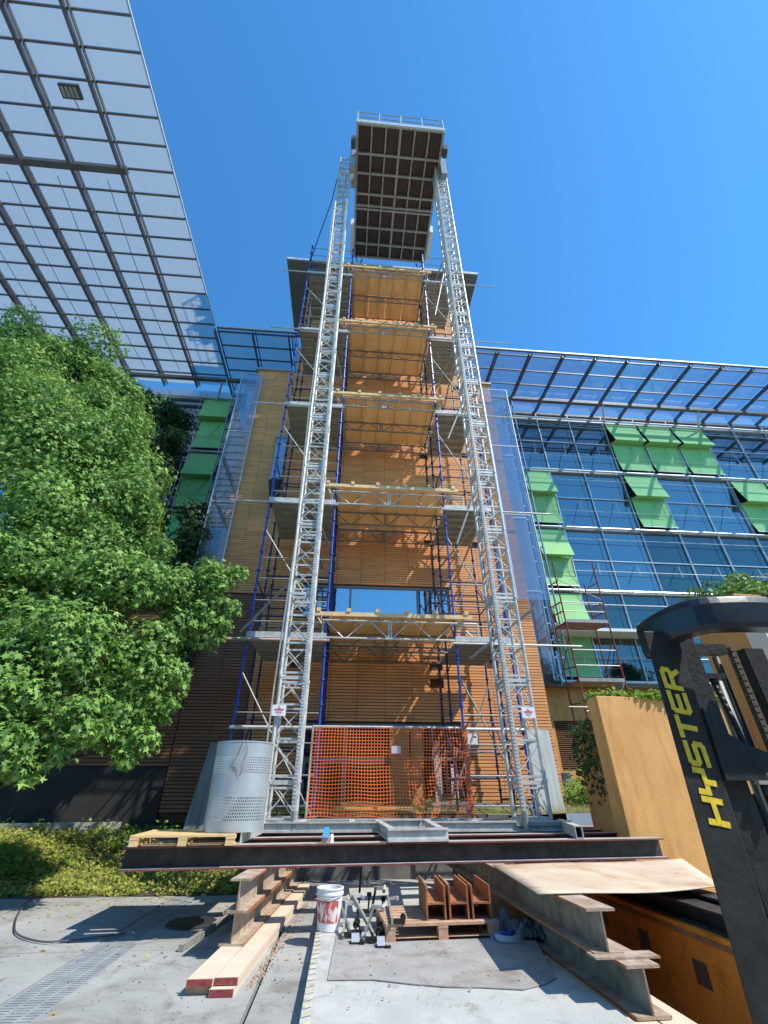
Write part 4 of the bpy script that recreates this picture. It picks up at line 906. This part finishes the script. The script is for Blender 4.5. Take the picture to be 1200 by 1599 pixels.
# curved cross-member (top)
plan=[(1.66,2.38),(1.665,2.27),(1.70,2.14),(1.78,2.01),(1.95,1.965),(2.12,1.96)]; plan2=[(p[0]+.05,p[1]+.09) for p in plan]
m=MB(); prof=[(-.0,2.035),(-.008,2.06),(-.008,2.16),(.004,2.195),(.03,2.21),(.075,2.205),(.09,2.18),(.09,2.035)]
v=[];f=[]
cl=[Vector((*p,0)) for p in smoothp([(p[0],p[1],0) for p in plan],4) for p in [tuple(p)[:2]]]
for i,p in enumerate(cl):
    d=(cl[min(i+1,len(cl)-1)]-cl[max(i-1,0)]).normalized(); nrm=Vector((-d.y,d.x,0))
    if nrm.y<0: nrm=-nrm
    zoff=-.05*max(0,1-i/8)
    for (o_,z) in prof: q=p+nrm*o_; v.append((q.x,q.y,z+(zoff if z<2.1 else zoff*.5)))
K=len(prof)
for i in range(len(cl)-1):
    for j in range(K): a=i*K+j; b=i*K+(j+1)%K; f.append((a,b,b+K,a+K))
f+= [tuple(range(K)),tuple(range((len(cl)-1)*K,len(cl)*K))[::-1]]
m.raw(v,f); cm=m.build('cross_member',mat('glossy_black_paint',(.016,.018,.024),.34,0,.4,9,bump=.15,bs=18),FK,smooth=False,bevel=.004)
m=MB(); m.prism([(2.125,1.955,2.035),(2.6,1.955,2.035),(2.6,2.06,2.035),(2.125,2.06,2.035)],(0,0,.175)); m.build('cross_member',FORK,FK,bevel=.006)
# gusset, brackets
m=MB(); m.prism([(1.725,2.19,1.40),(2.3,2.19,1.40),(2.3,2.19,1.50),(2.02,2.19,1.50),(1.90,2.19,1.54),(1.80,2.19,1.60),(1.76,2.19,1.66),(1.735,2.19,1.70)],(0,.03,0)); m.build('gusset',FORK,FK)
m=MB(); m.box((1.86,2.17,1.385),(1.96,2.20,1.40)); m.tube((1.92,2.17,1.36),(1.92,2.17,1.385),.016,6); m.tube((1.92,2.17,1.385),(1.92,2.17,1.43),.008,6); m.build('bolt_bracket',GALVD,FK)
m=MB(); m.box((1.88,2.27,1.86),(1.99,2.33,1.885)); m.box((1.88,2.27,1.99),(2.06,2.33,2.04)); m.box((1.87,2.27,1.86),(1.882,2.33,2.04)); m.build('bracket',FORK2,FK)
m=MB(); m.tube((2.00,2.35,0),(2.00,2.35,1.86),.024,14); m.build('lift_cylinder',CHROME,FK,smooth=True)
m=MB(); m.tube((2.07,2.38,0),(2.07,2.38,2.0),.018,12); m.build('cylinder_rod',FORK2,FK,smooth=True)
m=MB(); m.path(smoothp([(1.93,2.3,1.86),(1.94,2.28,1.7),(1.95,2.26,1.4),(1.97,2.25,1.0),(1.96,2.25,.4)],6),.014,8); m.build('hydraulic_hose',BLACK,FK,smooth=True)
m=MB()
z=1.35
while z<2.03:
    m.box((2.10,2.31,z),(2.145,2.325,z+.026)); m.box((2.108,2.302,z+.013),(2.137,2.333,z+.036)); z+=.031
m.build('lift_chain',mat('greasy_chain',(.13,.10,.07),.6,.4,.4,40),FK)
m=MB(); m.box((2.19,2.30,0),(2.3,2.4,2.03)); m.build('far_rail',FORK,FK)
m=MB(); m.box((1.74,2.40,0),(2.3,2.43,1.35)); m.build('shield',FORK2,FK)
# lettering: reads upwards, H at the bottom
Y=2.1975; lz0,lh,lwid=1.243,.098,.076
G={'H':[[(0,0),(0,1)],[(1,0),(1,1)],[(0,.5),(1,.5)]],'Y':[[(0,1),(0,.5),(1,.5)],[(1,1),(1,.5)],[(.5,.5),(.5,0)]],'S':[[(1,1),(.12,1),(0,.9),(0,.6),(.12,.5),(.88,.5),(1,.4),(1,.1),(.88,0),(0,0)]],
   'T':[[(0,1),(1,1)],[(.5,1),(.5,0)]],'E':[[(1,1),(.12,1),(0,.88),(0,.12),(.12,0),(1,0)],[(0,.5),(.85,.5)]],'R':[[(0,0),(0,1),(.85,1),(1,.9),(1,.6),(.85,.5),(0,.5)],[(.65,.5),(1,0)]]}
x_base=1.667
for i,ch in enumerate('HYSTER'):
    m=MB(); kk=0
    zc=lz0+i*(lh*1.13)
    for st in G[ch]:
        P=[]
        for (a,b) in st:
            sl_=.16*(b-.5)
            P.append(Vector((x_base-b*lwid, Y, zc+(a+sl_)*lh*.84)))
        for a,b in zip(P,P[1:]):
            d=(b-a).normalized(); e=d*.0085 
            kk+=1; yo=Vector((0,-.0005*kk,0)); m.bar(a-e+yo,b+e+yo,.0225 if abs(d.z)>.5 else .023,.0003,up=(0,1,0))
    m.build('letter',YEL,FK)

# ================================================================== TREES & PLANTS
BL=[(-10.39,10.0,12.9,1.2),(-9.05,10.0,12.85,1.15),(-8.1,10,12.4,.8),(-7.57,10.0,11.0,1.25),(-7.95,9.0,8.92,1.6),(-6.35,9.5,8.83,1.25),(-6.52,9.0,6.9,1.5),(-5.3,9.0,6.96,1.0),(-4.75,9.5,6.08,.66),(-5.58,8.0,4.5,1.2),(-4.45,8.0,4.45,.95),(-3.57,8.5,4.69,.72),(-2.83,8.5,4.95,.46),(-2.3,8.5,5.15,.2),(-2.8,8.5,4.0,.5),(-4.5,7.5,3.2,.9),(-3.74,8.0,3.1,.8),(-3.2,8.5,3.1,.42),(-4.45,7.0,2.45,.6),(-3.75,7.0,2.15,.45),(-3.38,8.0,2.1,.35),(-4.1,6.5,1.9,.26),(-3.12,8.0,2.05,.24),(-9.51,9.0,8.39,1.5),(-7.03,8.0,4.68,1.3),(-5.5,7.0,2.7,.85),(-9.0,9.5,10.8,1.2),(-3.5,8,2.75,.55),(-4.2,7.2,2.0,.5),(-3.7,7.7,2.35,.5),(-5,6.8,2.1,.65),(-3.15,8.3,2.6,.33),(-4.9,7,3.1,.85),(-3.35,8.4,3.75,.6),(-5.8,8.5,5.6,1.1),(-6.2,9.2,7.8,1.2),(-2.62,8.5,4.45,.4),(-4.55,6.6,1.75,.4),(-3.95,6.9,1.6,.28),(-3.3,7.9,1.95,.28)]
BL=[(x,y,z,r*1.1) for (x,y,z,r) in BL]
def tree(name,base,blobs,label,m,size,dens,trunk_r,seed,flat=.42,top=None):
    r=np.random.default_rng(seed); T=thing(name,base,label,'tree'); P=[];Nn=[]
    for (x,y,z,rad) in blobs:
        ns=max(2,int(3+5*rad)) if rad>.3 else 1
        for _ in range(ns):
            d=r.normal(size=3); d/=np.linalg.norm(d); sr=rad*r.uniform(.34,.62) if rad>.3 else rad
            c=np.array([x,y,z])+d*rad*r.uniform(.35,.85)*(1,1,.9) if rad>.3 else np.array([x,y,z])
            nl=int(dens*12*sr*sr)+30
            q=r.normal(size=(nl,3)); q/=np.linalg.norm(q,axis=1)[:,None]; lob=1+.22*np.sin(q[:,0]*7+x*3)*np.sin(q[:,1]*6+z*5)+.12*np.sin(q[:,2]*11+y)
            rr=r.uniform(.72,1.08,size=nl)*lob; pos=q*sr*rr[:,None]*np.array([1,1,.78]); out=r.uniform(size=nl)<.06; pos[out]*=1.22
            P.append(c+pos); Nn.append(q*.9+np.array([.12,-.12,.55]))
    P=np.concatenate(P);Nn=np.concatenate(Nn); print(name,'leaves',len(P))
    leaves('crown',P,Nn,size,m,T,'maple',jit=.5)
    IP=[];IN=[]
    for (x,y,z,rad) in blobs:
        n_=int(520*rad*rad); q=r.normal(size=(n_,3)); q/=np.linalg.norm(q,axis=1)[:,None]; q*=rad*.62*r.uniform(.2,1,size=(n_,1)); IP.append(q+[x,y,z]); IN.append(q+[0,0,.3])
    leaves('inner_foliage',np.concatenate(IP),np.concatenate(IN),size*1.35,m,T,'maple',jit=.8)
    tp=MB(); b=Vector(base); tc=Vector(top); lastr=trunk_r; n=7; prev=b
    pts=[b.lerp(tc,i/n)+Vector((r.normal()*.08,r.normal()*.08,0)) for i in range(n+1)]; pts[0]=b
    for i in range(n): tp.tube(pts[i],pts[i+1],lerp(trunk_r,trunk_r*.25,i/n),10,lerp(trunk_r,trunk_r*.25,(i+1)/n))
    for (x,y,z,rad) in blobs:
        e=Vector((x,y,z)); zz=min(max(z-1.2,b.z+1),tc.z); t=(zz-b.z)/(tc.z-b.z); a=b.lerp(tc,t); mid=a.lerp(e,.5)+Vector((0,0,.15))
        tp.tube(a,mid,.06*(1-.5*t)+.015,6,.035); tp.tube(mid,e,.035,6,.008)
        for _ in range(3): tp.tube(e.lerp(mid,.3),e+Vector(r.normal(size=3))*rad*.4,.014,4,.004)
    tp.build('trunk',BARK,T,smooth=True); return T
tree('maple_tree',(-6.2,9.4,.2),BL,'large sunlit maple tree filling the left side in front of the scaffold',LEAF,.060,150,.24,11,top=(-7.6,9.6,10.0))
tree('maple_tree',(-6.3,13.4,1.0),[(-8.3,12.7,14.0,1.0),(-7.05,12.6,13.3,.8),(-6.6,12.6,12.0,.7),(-6.8,12.5,10.9,1.0),(-4.9,12.6,8.9,.75),(-4.75,12.4,7.7,.8),(-5.6,12.7,6.2,1.0),(-4.3,11.7,4.6,.7),(-5.4,12.0,4.2,.9),(-8.5,12.6,11.5,1.4),(-7.0,12.6,8.8,1.2),(-5.2,12,3.0,.7),(-8,12,5,1.4),(-9,12.5,8,1.4)],'darker shaded maple tree behind the big one, close to the left wing',LEAFD,.065,130,.18,21,top=(-6.8,13.0,12.5))  # leaves take the darker colour to carry shade from the front tree
# trees behind the camera, mirrored in the right wing glazing
OB=thing('sky_blocking_building',(2,-20,0),'unseen ochre building added behind the viewpoint to block low sky','building')  # unseen building added to cut low sky light on the facade
MB().box((-26,-28,0),(34,-20,9.5)).build('wall',OCHRE,OB); MB().box((-26.3,-28.3,9.5),(34.3,-19.7,9.9)).build('roof',CONCD,OB)
for fz in (1.2,4.2,7.0):
    for i in range(14): x=-24+i*4.1; MB().box((x,-19.99,fz),(x+1.9,-19.95,fz+1.6)).build('window',GLASS,OB)
for (x,y,h_,l) in ((15,-9,9,'broad tree across the yard, right of the viewpoint'),(6,-13,8,'broad tree across the yard, straight behind the viewpoint'),(-7,-10,9,'broad tree across the yard, left of the viewpoint'),(22,-6,8.5,'broad tree at the far right end of the yard')):
    tree('street_tree',(x,y,0),[(x,y,h_-1,2.2),(x-2,y,h_-2.5,1.8),(x+2,y,h_-2,1.9),(x+.5,y,h_+1,1.7),(x-1,y-.5,h_-3.5,1.8)],l,LEAFD,.17,12,.28,31,top=(x,y,h_))
# ground cover on the bank
k=38000; X=rng.uniform(-9,-1.55,k); Yb=9.32+np.abs(rng.beta(1.1,1.6,k))*2.9
cl_=np.sin(X*2.1+1)*np.sin(Yb*3.1)+.5*np.sin(X*5.3)*np.sin(Yb*6.7)
Zb=np.array([hgt(a,b) for a,b in zip(X,Yb)])+np.abs(rng.normal(0,.05,k))+np.clip(cl_,0,1)*.12*rng.uniform(0,1,k)
msk=rng.uniform(size=k)<.72+.25*cl_
pp=np.column_stack([X,Yb,Zb])[msk]
tag(leaves('ground_cover',pp,np.tile([.1,-.4,1],(len(pp),1)),.034,IVY,None,'maple',jit=.6),'yellow green ivy ground cover on the bank behind the left pavement','ground cover',kind='stuff')
k=500; pp=np.column_stack([rng.uniform(-9,-2,k),rng.uniform(10.5,14,k),np.zeros(k)]); pp[:,2]=[hgt(a,b)+abs(rng.normal(0,.15)) for a,b in pp[:,:2]]
cc=[];nl=0
for c in range(40):
    x,y=rng.uniform(-8,-2.5),rng.uniform(10,13); q=rng.normal(size=(60,3))*[.14,.14,.12]; q[:,2]=np.abs(q[:,2]); cc.append(q+[x,y,hgt(x,y)])
cc=np.concatenate(cc); tag(leaves('undergrowth',cc,np.tile([0,-.4,1],(len(cc),1)),.05,LIT,None,'maple'),'low leafy undergrowth in the shade under the trees','undergrowth',kind='stuff')
# grass on terrace
k=26000; X=rng.uniform(-1.4,11,k); Yg=rng.uniform(10.65,14.9,k); Zg=np.array([hgt(a,b) for a,b in zip(X,Yg)])
tag(leaves('grass',np.column_stack([X,Yg,Zg+.03]),np.tile([0,-1,.2],(k,1)),.05,GRS,None,'blade'),'dry grass along the foot of the tower and the right wing','grass',kind='stuff')
for i,(x,y,h_,l) in enumerate(((5.9,12.3,.5,'leafy green weed clump left of the tall planter'),(6.6,13.0,.45,'leafy weed clump below the brown louvre'),(5.3,12.8,.3,'low weed clump at the foot of the pale leaning panel'),(5.55,13.6,.35,'dark weed clump beside the stone plinth'))):
    k=700; q=rng.normal(size=(k,3))*[.28,.25,h_*.5]; q[:,2]=np.abs(q[:,2]); T=thing('weed_clump',(x,y,hgt(x,y)),l,'plant','weed clumps'); leaves('foliage',q+[x,y,hgt(x,y)],np.tile([0,-.4,1],(k,1)),.05,LIT,T,'oval')
    s=MB()
    for j in range(8): a=rng.uniform(-.2,.2,2); s.tube((x+a[0]*.3,y+a[1]*.3,hgt(x,y)-.02),(x+a[0],y+a[1],hgt(x,y)+h_*.7),.006,4)
    s.build('stem',GRS,T)
# fallen leaves on the pavement
k=230; pp=np.column_stack([rng.uniform(-5,-.3,k),rng.uniform(4.2,9.2,k),np.full(k,.012)]); pp[:150,1]=9.2-np.abs(rng.normal(0,.9,150))
tag(leaves('fallen_leaves',pp,np.tile([0,0,1],(k,1)),.035,DRY,None,'maple',jit=.1),'yellow fallen leaves scattered on the left pavement','leaves',kind='stuff')
# rubble and dirt along the left stack
k=500; m=MB()
for i in range(k):
    y=rng.uniform(5.2,9.0); x=-.72+.075*(y-5.1)+abs(rng.normal(0,.05)); s=rng.uniform(.003,.012); z=s*.4; a=rng.uniform(0,3)
    m.bar((x-s*math.cos(a),y-s*math.sin(a),z),(x+s*math.cos(a),y+s*math.sin(a),z),s*1.2,s*.9)
tag(m.build('rubble',STK),'crumbs of rust and wood chips along the left support stack','debris',kind='stuff')

def grit(name,n,xr,yr,z,m,label,smin,smax):
    q=MB()
    for i in range(n):
        x=rng.uniform(*xr); y=rng.uniform(*yr); s=rng.uniform(smin,smax)*(1 if rng.uniform()<.9 else 2); a=rng.uniform(0,3); q.bar((x-s*math.cos(a),y-s*math.sin(a),z+s*.35),(x+s*math.cos(a),y+s*math.sin(a),z+s*.35),s*1.4,s*.7)
    tag(q.build(name,m),label,'debris',kind='stuff')
grit('grit',900,(-4.5,-.25),(4.1,9.1),.001,mat('grey_grit',(.22,.2,.17),.9),'fine grit scattered over the left pavement',.002,.006)
grit('wood_chips',260,(0,1.9),(4.3,6.2),.131,mat('wood_chip',(.5,.38,.26),.9),'wood chips and dirt scattered on the grey mat',.002,.006)
cr=MB()
for (x0,y0,x1,y1) in ((-2.0,6.1,-.7,5.6),(-4.6,7.8,-2.6,8.0),(-3.9,6.4,-3.0,5.0)):
    n=14; pts=[(lerp(x0,x1,i/n)+rng.normal()*.02,lerp(y0,y1,i/n)+rng.normal()*.035) for i in range(n+1)]; z=.0015 if x0<-.3 else .1215
    for a,b in zip(pts,pts[1:]): w_=rng.uniform(.0006,.0018); cr.raw([(a[0],a[1]-w_,z),(a[0],a[1]+w_,z),(b[0],b[1]+w_,z),(b[0],b[1]-w_,z)],[(0,3,2,1)])
tag(cr.build('crack_line',mat('crack_dark',(.06,.06,.055),.95)),kind='structure')
